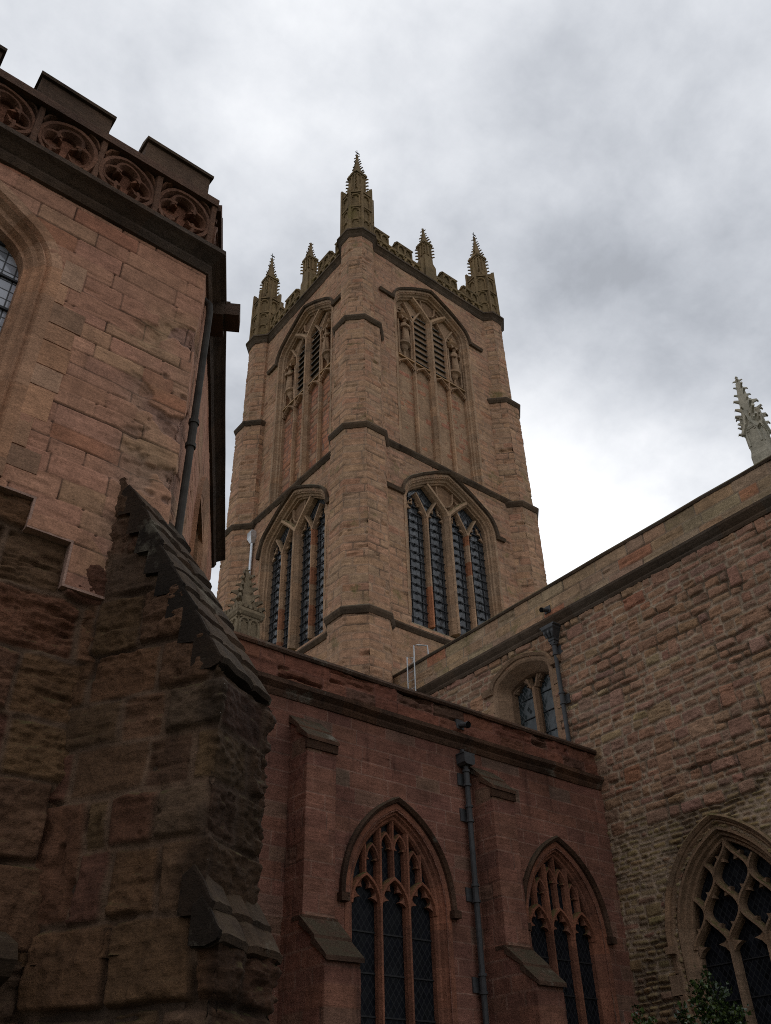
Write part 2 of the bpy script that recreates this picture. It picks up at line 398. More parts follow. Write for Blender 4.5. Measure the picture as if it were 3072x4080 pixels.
    X = ps[None, :, 0]+ns[None, :, 0]*H; Y = ps[None, :, 1]+ns[None, :, 1]*H
    V = np.stack([X, Y, Z], -1).reshape(-1, 3); nu = len(us)
    ii, jj = np.meshgrid(np.arange(nz), np.arange(nu-1), indexing='ij')
    F = np.stack([ii*nu+jj, ii*nu+jj+1, (ii+1)*nu+jj+1, (ii+1)*nu+jj], -1).reshape(-1, 4)
    if hole is not None:
        uc = ((us[:-1]+us[1:])/2)[jj].ravel(); zc = ((zs[:-1]+zs[1:])/2)[ii].ravel()
        F = F[~hole(uc, zc)]
    use = np.unique(F); rm = -np.ones(len(V), int); rm[use] = np.arange(len(use)); F = rm[F]; V = V[use]; cc = col.reshape(-1, 3)[use]
    if parent is not None: V = V-origin_of(parent)
    me = bpy.data.meshes.new(name)
    me.vertices.add(len(V)); me.vertices.foreach_set('co', V.astype(np.float32).ravel())
    me.loops.add(len(F)*4); me.loops.foreach_set('vertex_index', F.ravel().astype(np.int32))
    me.polygons.add(len(F)); me.polygons.foreach_set('loop_start', np.arange(0, len(F)*4, 4, dtype=np.int32)); me.polygons.foreach_set('loop_total', np.full(len(F), 4, np.int32))
    me.polygons.foreach_set('use_smooth', np.ones(len(F), bool))
    me.update(calc_edges=True)
    at = me.attributes.new('Col', 'FLOAT_COLOR', 'POINT')
    at.data.foreach_set('color', np.concatenate([np.clip(cc, 0, 1), np.ones((len(cc), 1))], 1).astype(np.float32).ravel())
    me.materials.append(mat)
    o = bpy.data.objects.new(name, me); COL.objects.link(o)
    if parent is not None: o.parent = parent
    return o
def in_poly(poly):
    P = np.array(poly, float)
    def f(u, z):
        r = np.zeros(u.shape, bool); j = len(P)-1
        for i in range(len(P)):
            c = ((P[i, 1] > z) != (P[j, 1] > z))
            xx = (P[j, 0]-P[i, 0])*(z-P[i, 1])/(P[j, 1]-P[i, 1]+1e-12)+P[i, 0]
            r ^= c & (u < xx); j = i
        return r
    return f
def any_of(*fs):
    return lambda u, z: np.logical_or.reduce([f(u, z) for f in fs])

# ------------------------------------------------------------------ arches and sweeps
def gothic(cx, zs, a, rise, n=14):
    """two-centred arch: path(off, zb) -> points left foot, over the apex, right foot"""
    R = (a*a+rise*rise)/(2*a)
    def path(off, zb=None):
        Ro = R+off; c = R-a; th = math.acos(c/Ro)
        right = [(cx-c+Ro*cos(th*i/n), zs+Ro*sin(th*i/n)) for i in range(n+1)]
        left = [(2*cx-u, z) for u, z in right]
        pts = left+right[::-1][1:]
        if zb is not None: pts = [(cx-a-off, zb)]+pts+[(cx+a+off, zb)]
        return pts
    return path
def tudor(cx, zs, a, rise, r1, n=7):
    """depressed arch: small haunch arc then a nearly straight upper limb"""
    def path(off, zb=None):
        # tangent line from (0,rise) to the haunch circle, then offset
        px, pz = -(a-r1), rise                      # apex seen from haunch centre
        d = hypot(px, pz); th = atan2(pz, px)-math.acos(min(1, r1/d)); nx, nz = cos(th), sin(th)
        ro = r1+off
        arc = [(a-r1+ro*cos(th*i/n), ro*sin(th*i/n)) for i in range(n+1)]
        # offset line: points p with p.n = r1+off from centre; apex where x=0
        za = (ro-nx*(-(a-r1)))/nz
        x1, z1 = arc[-1]; bow = .04*a
        limb = [(x1*(1-k/5), z1+(za-z1)*k/5+bow*4*(k/5)*(1-k/5)) for k in range(1, 6)]
        right = [(cx+x, zs+z) for x, z in arc+limb]
        left = [(2*cx-u, z) for u, z in right]
        pts = left+right[::-1][1:]
        if zb is not None: pts = [(cx-a-off, zb)]+pts+[(cx+a+off, zb)]
        return pts
    return path
def path_height(pts):
    """upper envelope z(u) of an arch path"""
    P = np.array(pts); o = np.argsort(P[:, 0], kind='stable'); return lambda u: float(np.interp(u, P[o, 0], P[o, 1]))
def sweep(mb, fr, path, prof, zb=None, var=.1, step=.32, base=(1, 1, 1), mi=0, cap=True):
    """profile [(off, d)] carried along an arch path; colour changes from stone to stone"""
    lines = [path(o, zb) for o, d in prof]; n = len(lines[0])
    # densify first and last straight legs
    def dens(pts):
        out = []
        for i in range(len(pts)-1):
            L = hypot(pts[i+1][0]-pts[i][0], pts[i+1][1]-pts[i][1])
            out.append(max(1, int(round(hypot(lines[0][i+1][0]-lines[0][i][0], lines[0][i+1][1]-lines[0][i][1])/step))))
        return out
    ks = dens(lines[0])
    full = []
    for ln in lines:
        q = []
        for i in range(n-1):
            for j in range(ks[i]): q.append((ln[i][0]+(ln[i+1][0]-ln[i][0])*j/ks[i], ln[i][1]+(ln[i+1][1]-ln[i][1])*j/ks[i]))
        q.append(ln[-1]); full.append(q)
    m = len(full[0]); acc = 0; col = shade(var, base)
    for i in range(m-1):
        acc += hypot(full[0][i+1][0]-full[0][i][0], full[0][i+1][1]-full[0][i][1])
        if acc > step: acc = 0; col = shade(var, base)
        for k in range(len(prof)-1):
            a, b = full[k], full[k+1]
            mb.add([fr(a[i][0], prof[k][1], a[i][1]), fr(a[i+1][0], prof[k][1], a[i+1][1]), fr(b[i+1][0], prof[k+1][1], b[i+1][1]), fr(b[i][0], prof[k+1][1], b[i][1])], [(0, 1, 2, 3)], col, mi)
    if cap:
        for i in (0, m-1): mb.add([fr(full[k][i][0], prof[k][1], full[k][i][1]) for k in range(len(prof))], [tuple(range(len(prof)))], col, mi)
def bar(mb, fr, pts, wf, wb, df, db, col=None, mi=0, var=.08):
    """tracery bar along a polyline in the facade plane: narrow front, chamfered to a wider back"""
    P = [np.array(p, float) for p in pts]; col = col or shade(var); rows = []
    for i, p in enumerate(P):
        t0 = P[i]-P[i-1] if i > 0 else P[1]-P[0]; t1 = P[i+1]-P[i] if i < len(P)-1 else t0
        t0 = t0/(np.linalg.norm(t0)+1e-9); t1 = t1/(np.linalg.norm(t1)+1e-9)
        n0 = np.array((-t0[1], t0[0])); n1 = np.array((-t1[1], t1[0])); m = n0+n1; m = m/max(.5, np.dot(m, m)/2)
        dm = df-(df-db)*.45
        rows.append([fr(*(p+m*wb/2)[:1], db, (p+m*wb/2)[1]), fr((p+m*wb/2)[0], dm, (p+m*wb/2)[1]), fr((p+m*wf/2)[0], df, (p+m*wf/2)[1]),
                     fr((p-m*wf/2)[0], df, (p-m*wf/2)[1]), fr((p-m*wb/2)[0], dm, (p-m*wb/2)[1]), fr((p-m*wb/2)[0], db, (p-m*wb/2)[1])])
    vs = [q for r in rows for q in r]; fs = []
    for i in range(len(rows)-1):
        for k in range(5): fs.append((i*6+k, i*6+k+1, (i+1)*6+k+1, (i+1)*6+k))
    fs += [(0, 1, 2, 3, 4, 5), tuple((len(rows)-1)*6+k for k in (5, 4, 3, 2, 1, 0))]
    mb.add(vs, fs, col, mi)
def vbar(mb, fr, u, z0, z1, wf, wb, df, db, step=.55, base=(1, 1, 1), var=.14, reds=()):
    z = z0
    while z < z1-1e-4:
        h = min(step*RND.uniform(.6, 1.4), z1-z)
        if z1-z-h < .15: h = z1-z
        c = shade(var, base)
        if reds and RND.rand() < reds[0]: c = shade(.15, reds[1])
        bar(mb, fr, [(u, z), (u, z+h)], wf, wb, df, db, c); z += h
def cusp(mb, fr, base0, base1, tip, df, db, col=None):
    """little pointed cusp with hollow sides"""
    a, b, tp = map(lambda q: np.array(q, float), (base0, base1, tip)); mid = (a+b)/2
    pts = [a, a*.35+tp*.4+mid*.25, tp, b*.35+tp*.4+mid*.25, b]
    col = col or shade(.08); n = len(pts)
    vs = [fr(p[0], df, p[1]) for p in pts]+[fr(p[0], db, p[1]) for p in pts]
    mb.add(vs, [tuple(range(n)), tuple(range(2*n-1, n-1, -1))]+[(i, n+i, n+(i+1) % n, (i+1) % n) for i in range(n)], col)
def light_head(mb, fr, u, w, zs, rise, df, db, cus=True, cs=1.0):
    """cusped head of one light: spandrel bars and four cusps"""
    a = w/2; pth = gothic(u, zs, a, rise, 6)(0)
    if cus:
        for s in (-1, 1):
            def at(f):
                k = f*(len(pth)-1)/2; i = int(k); g = k-i; p = np.array(pth[i])*(1-g)+np.array(pth[min(i+1, len(pth)-1)])*g
                return (u+s*(p[0]-u), p[1])
            cusp(mb, fr, at(.12), at(.42), (u+s*-a*.42*1.0, zs+rise*.28), df, db)
            cusp(mb, fr, at(.50), at(.85), (u+s*-a*.26, zs+rise*.62), df, db)
    return pth
def fill_poly(mb, fr, pts, d, col=(1, 1, 1), mi=0, thick=0.):
    n = len(pts)
    if thick: mb.prism([fr(u, d-thick, z) for u, z in pts], fr(0, 0, 0), fr(0, thick, 0), col, mi)
    else: mb.add([fr(u, d, z) for u, z in pts], [tuple(range(n))], col, mi)
def plan_sweep(mb, path, prof, closed=False, col=None, step=.6, var=.12, caps=True):
    """moulding run along a plan polyline; prof [(out, z)]; outward is to the right of travel"""
    P = [np.array(p, float) for p in path]; n = len(P); rows = []
    for i in range(n):
        a = P[i-1] if (i > 0 or closed) else None; b = P[(i+1) % n] if (i < n-1 or closed) else None
        ns = []
        if a is not None: d = (P[i]-a)/np.linalg.norm(P[i]-a); ns.append(np.array((d[1], -d[0])))
        if b is not None: d = (b-P[i])/np.linalg.norm(b-P[i]); ns.append(np.array((d[1], -d[0])))
        m = sum(ns); m = m/(np.dot(m, m)/len(ns)) if len(ns) == 2 else m
        rows.append((P[i], m))
    for i in range(n if closed else n-1):
        (p, m), (q, k) = rows[i], rows[(i+1) % n]; L = np.linalg.norm(q-p); s = max(1, int(round(L/step)))
        for j in range(s):
            c = col or shade(var)
            a, b = p+(q-p)*j/s, p+(q-p)*(j+1)/s; ma, mb_ = m+(k-m)*j/s, m+(k-m)*(j+1)/s
            for e in range(len(prof)-1):
                (o0, z0), (o1, z1) = prof[e], prof[e+1]
                mb.add([(*(a+ma*o0), z0), (*(b+mb_*o0), z0), (*(b+mb_*o1), z1), (*(a+ma*o1), z1)], [(0, 1, 2, 3)], c)
    if caps and not closed:
        for (p, m) in (rows[0], rows[-1]): mb.add([(*(p+m*o), z) for o, z in prof], [tuple(range(len(prof)))], (1, 1, 1))
def octo(cx, cy, a):
    k = a*tan(pi/8)
    return [(cx-k, cy-a), (cx+k, cy-a), (cx+a, cy-k), (cx+a, cy+k), (cx+k, cy+a), (cx-k, cy+a), (cx-a, cy+k), (cx-a, cy-k)]

# ================================================================== ground
def make_ground():
    m = bpy.data.materials.new('churchyard_turf'); m.use_nodes = True; t = NT(m.node_tree)
    out = t.n('ShaderNodeOutputMaterial'); bs = t.n('ShaderNodeBsdfPrincipled'); t.l(bs.outputs[0], out.inputs[0])
    P = t.n('ShaderNodeNewGeometry').outputs['Position']
    c = t.mix(t.rng(t.noise(P, .5, 5), .4, .6), (.035, .05, .018, 1), (.06, .07, .03, 1))
    c = t.mix(t.rng(t.noise(P, 20, 4), .3, .7, 0, .5), c, (.03, .03, .015, 1))
    t.l(c, bs.inputs['Base Color']); bs.inputs['Roughness'].default_value = .95
    mb = MB(); mb.add([(-1500, -1500, 0), (1500, -1500, 0), (1500, 1500, 0), (-1500, 1500, 0)], [(0, 1, 2, 3)])
    o = mb.build('ground', m); o['kind'] = 'structure'
    mb = MB(); mb.box((-6, -1.6, -.05), (13.6, 2.2, .03)); 
    p = mb.build('path', plain_mat('stone_flags', (.10, .09, .08), .85, 0, .3, .3, 3)); p['kind'] = 'structure'
make_ground()

# ================================================================== TOWER
TX0, TY0, TX1, TY1 = 15.6, 20.54, 23.9, 28.7          # turret centres
XW, YW, XU, YU = 15.25, 19.95, 15.42, 20.15           # wall planes below and above the middle string
XE, YN = TX1+.35, TY1+.39
PAL_T = [(5, (0.416, 0.252, 0.17)), (4, (0.426, 0.266, 0.176)), (2, (0.392, 0.257, 0.174)), (1.2, (0.416, 0.239, 0.161)), (1, (0.441, 0.284, 0.191)), (0.12, (0.392, 0.216, 0.144))]
PAL_TR = [(3, (0.414, 0.218, 0.146)), (2.5, (0.398, 0.197, 0.13)), (1.5, (0.403, 0.256, 0.17)), (1, (0.37, 0.239, 0.165))]
tower = thing('church_tower', (TX0+4.15, TY0+4.1, 0), 'tall square sandstone bell tower with octagonal corner turrets and crocketed pinnacles', 'tower')

FR_R = Frame((0, YW), (1, 0)); FR_RU = Frame((0, YU), (1, 0))           # right-hand face, u = x
FR_L = Frame((XW, 0), (0, -1)); FR_LU = Frame((XU, 0), (0, -1))         # left-hand face, u = -y
CR, CLF = 19.66, -24.52                                                   # window centres (u)
LOWHW, LOWZ0, LOWZS, LOWRISE = 2.12, 16.85, 22.02, 1.72
BELHW, BELZ0, BELZS, BELRISE = 2.02, 24.75, 33.45, 1.72

def ywindow(name, fr, cx, hw, zb, zs, rise, depth, parent, kind):
    """four-light window with a forked middle mullion under a depressed arch"""
    main = tudor(cx, zs, hw, rise, hw*.44)
    s = MB()
    sweep(s, fr, main, [(.30, -.06), (.30, .012), (.20, .012), (.17, -.05), (.12, -.03), (.10, -.12), (.03, -.16), (.02, -.24), (-.03, -.26), (-.03, -depth)], zb, .13, .34)
    w = s.build(name, M['tower_trim'], parent, jitter=.012)
    zm = path_height(main(0)); tr = MB(); RD = (.28, (.92, .60, .50)) if kind == 'glass' else ()
    # middle mullion and its fork
    fd = -.10
    sub_rise = zm(cx+hw/2)-zs
    vbar(tr, fr, cx, zb, zs+.05, .13, .30, fd, -depth, .6)
    vbar(tr, fr, cx, zb, zs+.05, .05, .13, fd+.05, fd-.02, .6)
    for sg in (-1, 1):
        sub = tudor(cx+sg*hw/2, zs-.02, hw/2, sub_rise, hw*.2)(0)
        half = [p for p in sub if sg*(p[0]-cx) <= hw/2+1e-6]
        half = sorted(half, key=lambda p: p[1])
        bar(tr, fr, half, .10, .24, fd, -depth+.05, shade(.08, (1.15, 1.15, 1.12)))
        zsub = path_height(sub)
        um = cx+sg*hw/2; m0 = zb
        vbar(tr, fr, um, m0, zs-.35, .07, .17, fd-.12, -depth, .75, (1.05, 1.02, 1), .16, RD)
        for s2 in (-1, 1):
            ul = um+s2*hw/4; lr = max(.35, zsub(um+s2*hw/4)-zs+.25)
            lt = tudor(ul, zs-.38, hw/4-.02, lr, hw*.12)(0)
            hf = sorted([p for p in lt if s2*(p[0]-um) <= hw/4+1e-6], key=lambda p: p[1])
            bar(tr, fr, hf, .06, .13, fd-.12, -depth+.03)
            light_head(tr, fr, ul, hw/2-.2, zs-.36, .62, fd-.24, -depth+.06)
            light_head(tr, fr, ul, hw/2-.34, zs-.10, .5, fd-.26, -depth+.06)
    # blind panel in the fork
    top = [p for p in main(-.02) if abs(p[0]-cx) < hw*.52]
    fill_poly(tr, fr, top+[(cx+.12, zs+.22), (cx-.12, zs+.22)], -depth+.10, shade(.05, (.62, .58, .55)), thick=.05)
    for k in (-1, 1):
        bar(tr, fr, [(cx+k*.02, zs+.62), (cx+k*.22, zs+.72), (cx+k*.40, zs+.98), (cx+k*.44, zm(cx+k*.44)-.1)], .04, .08, -depth+.22, -depth+.10)
        cusp(tr, fr, (cx+k*.62, zs+.92), (cx+k*.86, zs+1.08), (cx+k*.52, zs+1.12), -depth+.2, -depth+.11)
    tr.build('tracery', M['tower_trim'], w, jitter=.008)
    # hood mould with its level returns
    h = MB(); hp = [(.42, -.05), (.42, .10), (.38, .16), (.31, .10), (.30, -.05)]
    sweep(h, fr, main, hp, zs-.02, .12, .5)
    return w, main, zm, h
def hood_return(h, fr, u0, u1, z):
    h.add([fr(a, d, z+o) for a in (u0, u1) for o, d in ((.12, -.05), (.12, .10), (.07, .16), (-.06, .1), (-.06, -.05))],
          [(0, 1, 2, 3, 4), (9, 8, 7, 6, 5)]+[(i, 5+i, 5+(i+1) % 5, (i+1) % 5) for i in range(5)], shade())

def lantern_window(fr, cx, parent, both):
    w, main, zm, h = ywindow('lantern_window', fr, cx, LOWHW, LOWZ0, LOWZS, LOWRISE, .48, parent, 'glass')
    hood_return(h, fr, cx-LOWHW-1.25, cx-LOWHW-.31, LOWZS+.0) if both[0] else None
    hood_return(h, fr, cx+LOWHW+.31, cx+LOWHW+both[1], LOWZS-.06)
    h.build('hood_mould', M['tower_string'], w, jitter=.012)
    g = MB(); fill_poly(g, fr, main(.02, LOWZ0), -.46)
    g.build('glazing', M['glass_tower'], w)
    b = MB(); ww = LOWHW/2
    for k in range(4):
        uc = cx-LOWHW+ww*(k+.5)
        for du in (-.24, .0, .24):
            if du == 0: continue
            b.box((uc+du-.010, -.45, LOWZ0), (uc+du+.010, -.42, min(zm(uc+du)-.1, LOWZS+.6)), fr=fr)
        z = LOWZ0+.25
        while z < LOWZS+.5:
            b.box((uc-ww/2+.05, -.435, z-.015), (uc+ww/2-.05, -.405, z+.015), fr=fr)
            b.box((uc-.05, -.435, z-.03), (uc+.05, -.38, z+.03), fr=fr); z += .352
    b.build('glazing_bars', M['iron'], w)
    s = MB()
    for i in range(3):
        z = LOWZ0-.01-.185*i; o = -.36+.14*i
        u0, u1 = cx-LOWHW-.06-.05*i, cx+LOWHW+.06+.05*i
        n = 7
        for j in range(n):
            a, bb = u0+(u1-u0)*j/n, u0+(u1-u0)*(j+1)/n-.004
            P = [(-.5, z+.03), (o-.03, z-.02), (o, z-.04), (o, z-.11), (o-.10, z-.13), (-.5, z-.16)]
            s.prism([fr(a, d, q) for d, q in P], fr(a, 0, 0), fr(bb, 0, 0), shade(.15))
    s.build('sill', M['sill'], w, jitter=.012)
    return w

def belfry_window(fr, cx, parent):
    w, main, zm, h = ywindow('belfry_window', fr, cx, BELHW, BELZ0-.15, BELZS, BELRISE, .44, parent, 'louvre')
    for sg in (-1, 1):
        a, b = cx+sg*(BELHW+.31), cx+sg*(BELHW+1.15)
        hood_return(h, fr, min(a, b), max(a, b), BELZS+.05)
    h.build('hood_mould', M['tower_string'], w, jitter=.012)
    ww = BELHW/2; zl = 30.35
    v = MB(); fill_poly(v, fr, main(.02, zl-.3), -.72); v.build('dark_sheet', M['dark_fill'], w)  # black sheet painted as the unlit belfry chamber
    tr = MB(); lv = MB()
    for k in range(4):
        uc = cx-BELHW+ww*(k+.5)
        # sloping sill and cusped blind arch under it
        P = [(-.46, zl+.12), (-.20, zl-.02), (-.20, zl-.09), (-.46, zl-.09)]
        tr.prism([fr(uc-ww/2+.03, d, q) for d, q in P], fr(0, 0, 0), fr(ww-.06, 0, 0), shade(.12, (1.1, 1.05, .9)))
        pth = tudor(uc, zl-.55, ww/2-.06, .42, .18)(0)
        bar(tr, fr, pth, .05, .10, -.20, -.44, shade(.1, (1.05, 1, .95)))
        for s2 in (-1, 1):
            fill_poly(tr, fr, [(uc, zl-.09), (uc+s2*(ww/2-.02), zl-.09), (uc+s2*(ww/2-.02), zl-.5)]+[(p[0], p[1]) for p in (pth if s2 < 0 else pth[::-1]) if s2*(p[0]-uc) >= 0], -.30, shade(.1, (.85, .8, .75)), thick=.03)
            for q in (.2, .38, .56, .74):
                i = int(q*(len(pth)-1)/2); p = pth[i]
                cusp(tr, fr, (uc-s2*(p[0]-uc)-.05*s2, p[1]), (uc-s2*(p[0]-uc)+.06*s2, p[1]+.02), (uc-s2*(p[0]-uc)*.82, p[1]-.12), -.24, -.32)
        if k in (1, 2):
            z = zl+.2
            while z < BELZS+.35:
                lv.prism([fr(uc-ww/2+.06, d, q) for d, q in ((-.32, z-.0), (-.30, z+.03), (-.62, z+.30), (-.64, z+.27))], fr(0, 0, 0), fr(ww-.12, 0, 0), shade(.2)); lv.box((uc-ww/2+.06, -.318, z-.012), (uc+ww/2-.06, -.298, z+.03), (4.5, 4.3, 4), fr=fr); z += .37  # shaded undersides and lit front edges put into the slat colours
        else:
            # closed back of the statue niche, with canopy
            fill_poly(tr, fr, [(uc-ww/2, zl), (uc+ww/2, zl), (uc+ww/2, min(zm(uc+ww/2), BELZS+.5)), (uc-ww/2, min(zm(uc-ww/2), BELZS+.5))], -.42, shade(.05, (.85, .68, .58)), thick=.03)
            for s2 in (-1, 1): tr.tube([fr(uc+s2*.36, -.28, zl+.1), fr(uc+s2*.36, -.28, zl+2.3)], .05, 6, shade())
            cz = zl+2.45
            tr.loft([[fr(uc+r*cos(q)*1.1, -.34+r*.75*max(0, -sin(q)) if True else 0, cz+dz) for q in np.linspace(0, -pi, 9)] for r, dz in ((.30, -.05), (.38, .08), (.28, .2), (.34, .3), (.15, .55), (.05, .85))], shade(.1, (.8, .72, .62)))
            for q in (-.25, 0, .25): cusp(tr, fr, (uc+q-.11, cz-.03), (uc+q+.11, cz-.03), (uc+q, cz-.2), -.05, -.12)
            # corbel under the statue
            tr.loft([[fr(uc+r*cos(q), -.36+.30*r/.30*max(0, -sin(q)), zz) for q in np.linspace(0, -pi, 9)] for r, zz in ((.05, zl+.02), (.07, zl+.45), (.14, zl+.55), (.20, zl+.75), (.31, zl+.82), (.31, zl+.93), (.27, zl+.96))], shade(.1))
    tr.build('niche_carving', M['tower_trim'], w, jitter=.006)
    lv.build('louvres', M['louvre'], w, jitter=.006)
    # blind panels below: recessed ashlar, with the mullions carried down in ywindow
    L = 2*BELHW+.2
    o = fr(cx-BELHW-.1, -.40, 0); e = fr(cx+BELHW+.1, -.40, 0)
    masonry('blind_panel', [o[:2], e[:2]], BELZ0-.5, zl+.05, .05, layout(L, BELZ0-.5, zl+.1, (.26, .36), (.4, .9), int(abs(cx)*10), PAL_TR), M['tower'], w, joint=.05, jdepth=.02, strata=.03, rough=.012, offs=.008, mortar=(.20, .13, .10), seed=31)
    return w
lw_r = lantern_window(FR_R, CR, tower, (True, .75)); lw_l = lantern_window(FR_L, CLF, tower, (False, .62))
bw_r = belfry_window(FR_RU, CR, tower); bw_l = belfry_window(FR_LU, CLF, tower)

def tower_walls():
    Lh = in_poly(tudor(CR, LOWZS, LOWHW, LOWRISE, LOWHW*.44)(.18, LOWZ0-.35)); Ll = in_poly(tudor(CLF, LOWZS, LOWHW, LOWRISE, LOWHW*.44)(.18, LOWZ0-.35))
    Bh = in_poly(tudor(CR, BELZS, BELHW, BELRISE, BELHW*.44)(.18, BELZ0-.3)); Bl = in_poly(tudor(CLF, BELZS, BELHW, BELRISE, BELHW*.44)(.18, BELZ0-.3))
    put = in_poly([(19.98, 25.05), (20.16, 25.05), (20.16, 25.32), (19.98, 25.32)])
    k = dict(joint=.04, jdepth=.009, strata=.07, rough=.012, offs=.008, opened=.6, mortar=(.36, .23, .153))
    def colL(U, Z, c):
        f = ss((fbm(U*.35, Z*.25, 77, 4)-.45)*6)[..., None]; return c*(1-f*.25)+np.array((.30, .165, .115))*f*.25
    masonry('wall', [(TX0, YW), (TX1, YW)], 8, 24.3, .05, layout(9, 8, 24.3, (.22, .36), (.35, .95), 5, PAL_T, var=.055, u0=TX0), M['tower'], tower, hole=Lh, seed=5, u0=TX0, colfn=colL, **k)
    masonry('wall', [(TX0, YU), (TX1, YU)], 24.3, 36.3, .05, layout(9, 24.3, 36.4, (.22, .36), (.35, .95), 6, PAL_T, var=.055, u0=TX0), M['tower'], tower, hole=any_of(Bh), seed=6, u0=TX0, colfn=colL, **k)
    masonry('wall', [(XW, TY1), (XW, TY0)], 8, 24.3, .05, layout(9, 8, 24.3, (.26, .38), (.4, 1.0), 7, PAL_T, var=.055, u0=-TY1), M['tower'], tower, hole=Ll, seed=7, u0=-TY1, colfn=colL, **k)
    masonry('wall', [(XU, TY1), (XU, TY0)], 24.3, 36.3, .05, layout(9, 24.3, 36.4, (.26, .38), (.4, 1.0), 8, PAL_T, var=.055, u0=-TY1), M['tower'], tower, hole=Bl, seed=8, u0=-TY1, colfn=colL, **k)
    mb = MB()                       # far walls, lower stem, belfry chamber lining and roof, seen from nowhere near
    mb.box((XW+.6, YW+.6, 0), (XE, YN, 36.2)); mb.box((XW+.02, YW+.02, 0), (XE, YN, 8.2))
    mb.build('stem', M['tower_trim'], tower)
tower_walls()

def turret(cx, cy, front):
    st = [(1.04, 8., 16.15), (1.04, 16.15, 24.15), (.95, 24.15, 30.3), (.725, 30.3, 36.2)]
    rt = None
    for i, (a, z0, z1) in enumerate(st):
        P = octo(cx, cy, a); L = 8*2*a*tan(pi/8)
        wob = dict(joint=.042, jdepth=.010, strata=.10, rough=.014, offs=.010, opened=.7, mortar=(.345, .222, .148))
        o = masonry('turret' if rt is None else 'turret_stage', P, z0, z1, .05, layout(L, z0, z1, (.27, .36), (.45, .85), 20+i+int(cx*3+cy), PAL_T, var=.06), M['tower'], rt or tower, seed=int(cx+cy)+i, closed=True, **wob)
        if rt is None: rt = o
        if i < 3:
            an = st[i+1][0]; d = an-a; zt = z1
            s = MB(); plan_sweep(s, octo(cx, cy, a), [(-.05, zt-.22), (.03, zt-.20), (.10, zt-.08), (.12, zt+.0), (.10, zt+.05), (d-.03, zt+.05+max(.10, .55*-d))], True, var=.14)
            s.build('string_course', M['tower_string'], rt, jitter=.012)
    return rt
TUR = [turret(x, y, f) for x, y, f in ((TX0, TY0, 1), (TX1, TY0, 0), (TX0, TY1, 0))]
def tower_strings():
    for nm, pth, z in (('string_course', [(TX0, YW), (TX1, YW)], 24.3), ('string_course', [(XW, TY1), (XW, TY0)], 24.3)):
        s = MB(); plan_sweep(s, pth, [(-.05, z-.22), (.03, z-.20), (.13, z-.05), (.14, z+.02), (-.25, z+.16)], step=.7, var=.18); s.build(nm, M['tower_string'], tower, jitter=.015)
    for pth in ([(TX0, YW), (TX1, YW)], [(XW, TY1), (XW, TY0)]):
        s = MB(); z = 16.3; plan_sweep(s, pth, [(-.05, z-.2), (.03, z-.18), (.12, z-.06), (.12, z+.0), (-.05, z+.08)], step=.7); s.build('string_course', M['tower_string'], tower, jitter=.012)
    s = MB(); z = 36.02; pr = [(-.08, z), (.02, z+.02), (.08, z+.14), (.07, z+.2), (.16, z+.34), (.20, z+.36), (.20, z+.46), (.0, z+.56)]
    plan_sweep(s, [(TX0, YU), (TX1, YU)], pr, step=.7); plan_sweep(s, [(XU, TY1), (XU, TY0)], pr, step=.7)
    plan_sweep(s, [(TX1, YN), (TX0, YN)], pr, step=.9); plan_sweep(s, [(XE, TY0), (XE, TY1)], pr, step=.9)
    for cx, cy in ((TX0, TY0), (TX1, TY0), (TX0, TY1), (TX1, TY1)): plan_sweep(s, octo(cx, cy, .725), pr, True)
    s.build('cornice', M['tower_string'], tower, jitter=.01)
tower_strings()

def arch_panel(mb, fr, u0, u1, z0, z1, w=.05, d=.05, cus=True, base=(1, 1, 1)):
    """one blind cusped panel: two uprights and an arched head standing proud of the wall"""
    c = (u0+u1)/2; a = (u1-u0)/2-w*.3; zs = z1-a*1.15
    lightc = shade(.1, tuple(1.15*b for b in base))
    bar(mb, fr, gothic(c, zs, a, a*1.0, 5)(0, z0), w*.5, w, d, -.01, lightc)
    if cus:
        for s in (-1, 1): cusp(mb, fr, (c+s*a*.95, zs+.02), (c+s*a*.7, zs+a*.62), (c+s*a*.38, zs+a*.12), d*.6, -.01, shade(.1, base))
    for s in (-1, 1):
        arc = [p for p in gothic(c, zs, a, a*1.0, 5)(0) if s*(p[0]-c) >= -1e-6]; arc = sorted(arc, key=lambda p: p[1])
        fill_poly(mb, fr, arc+[(c+s*a, z1)], d*.45, shade(.08, base))
    # sunk back of the panel reads darker because it is set in
    mb.box((u0, -.02, z1-.02), (u1, d*.9, z1+.035), shade(.1, base), fr=fr)
def crocket(mb, p, out, s, col=(1, 1, 1)):
    """curled leaf on a spire edge: p foot, out horizontal direction"""
    p = np.array(p, float); o = np.array((out[0], out[1], 0.)); t_ = np.array((-out[1], out[0], 0.)); Z = np.array((0, 0, 1.))
    prof = [(0, -.35, .22), (.5, .0, .30), (.95, .25, .36), (1.12, .02, .30), (.95, .55, .26), (.45, .55, .22), (0, .5, .18)]
    rings = [[p+s*(o*x+Z*z+t_*w*.5*k) for k in (-1, 1)] for x, z, w in prof]; n = len(prof)
    vs = [r[0] for r in rings]+[r[1] for r in rings]
    mb.add(vs, [tuple(range(n-1, -1, -1)), tuple(range(n, 2*n))]+[(i, (i+1) % n, n+(i+1) % n, n+i) for i in range(n)], col)
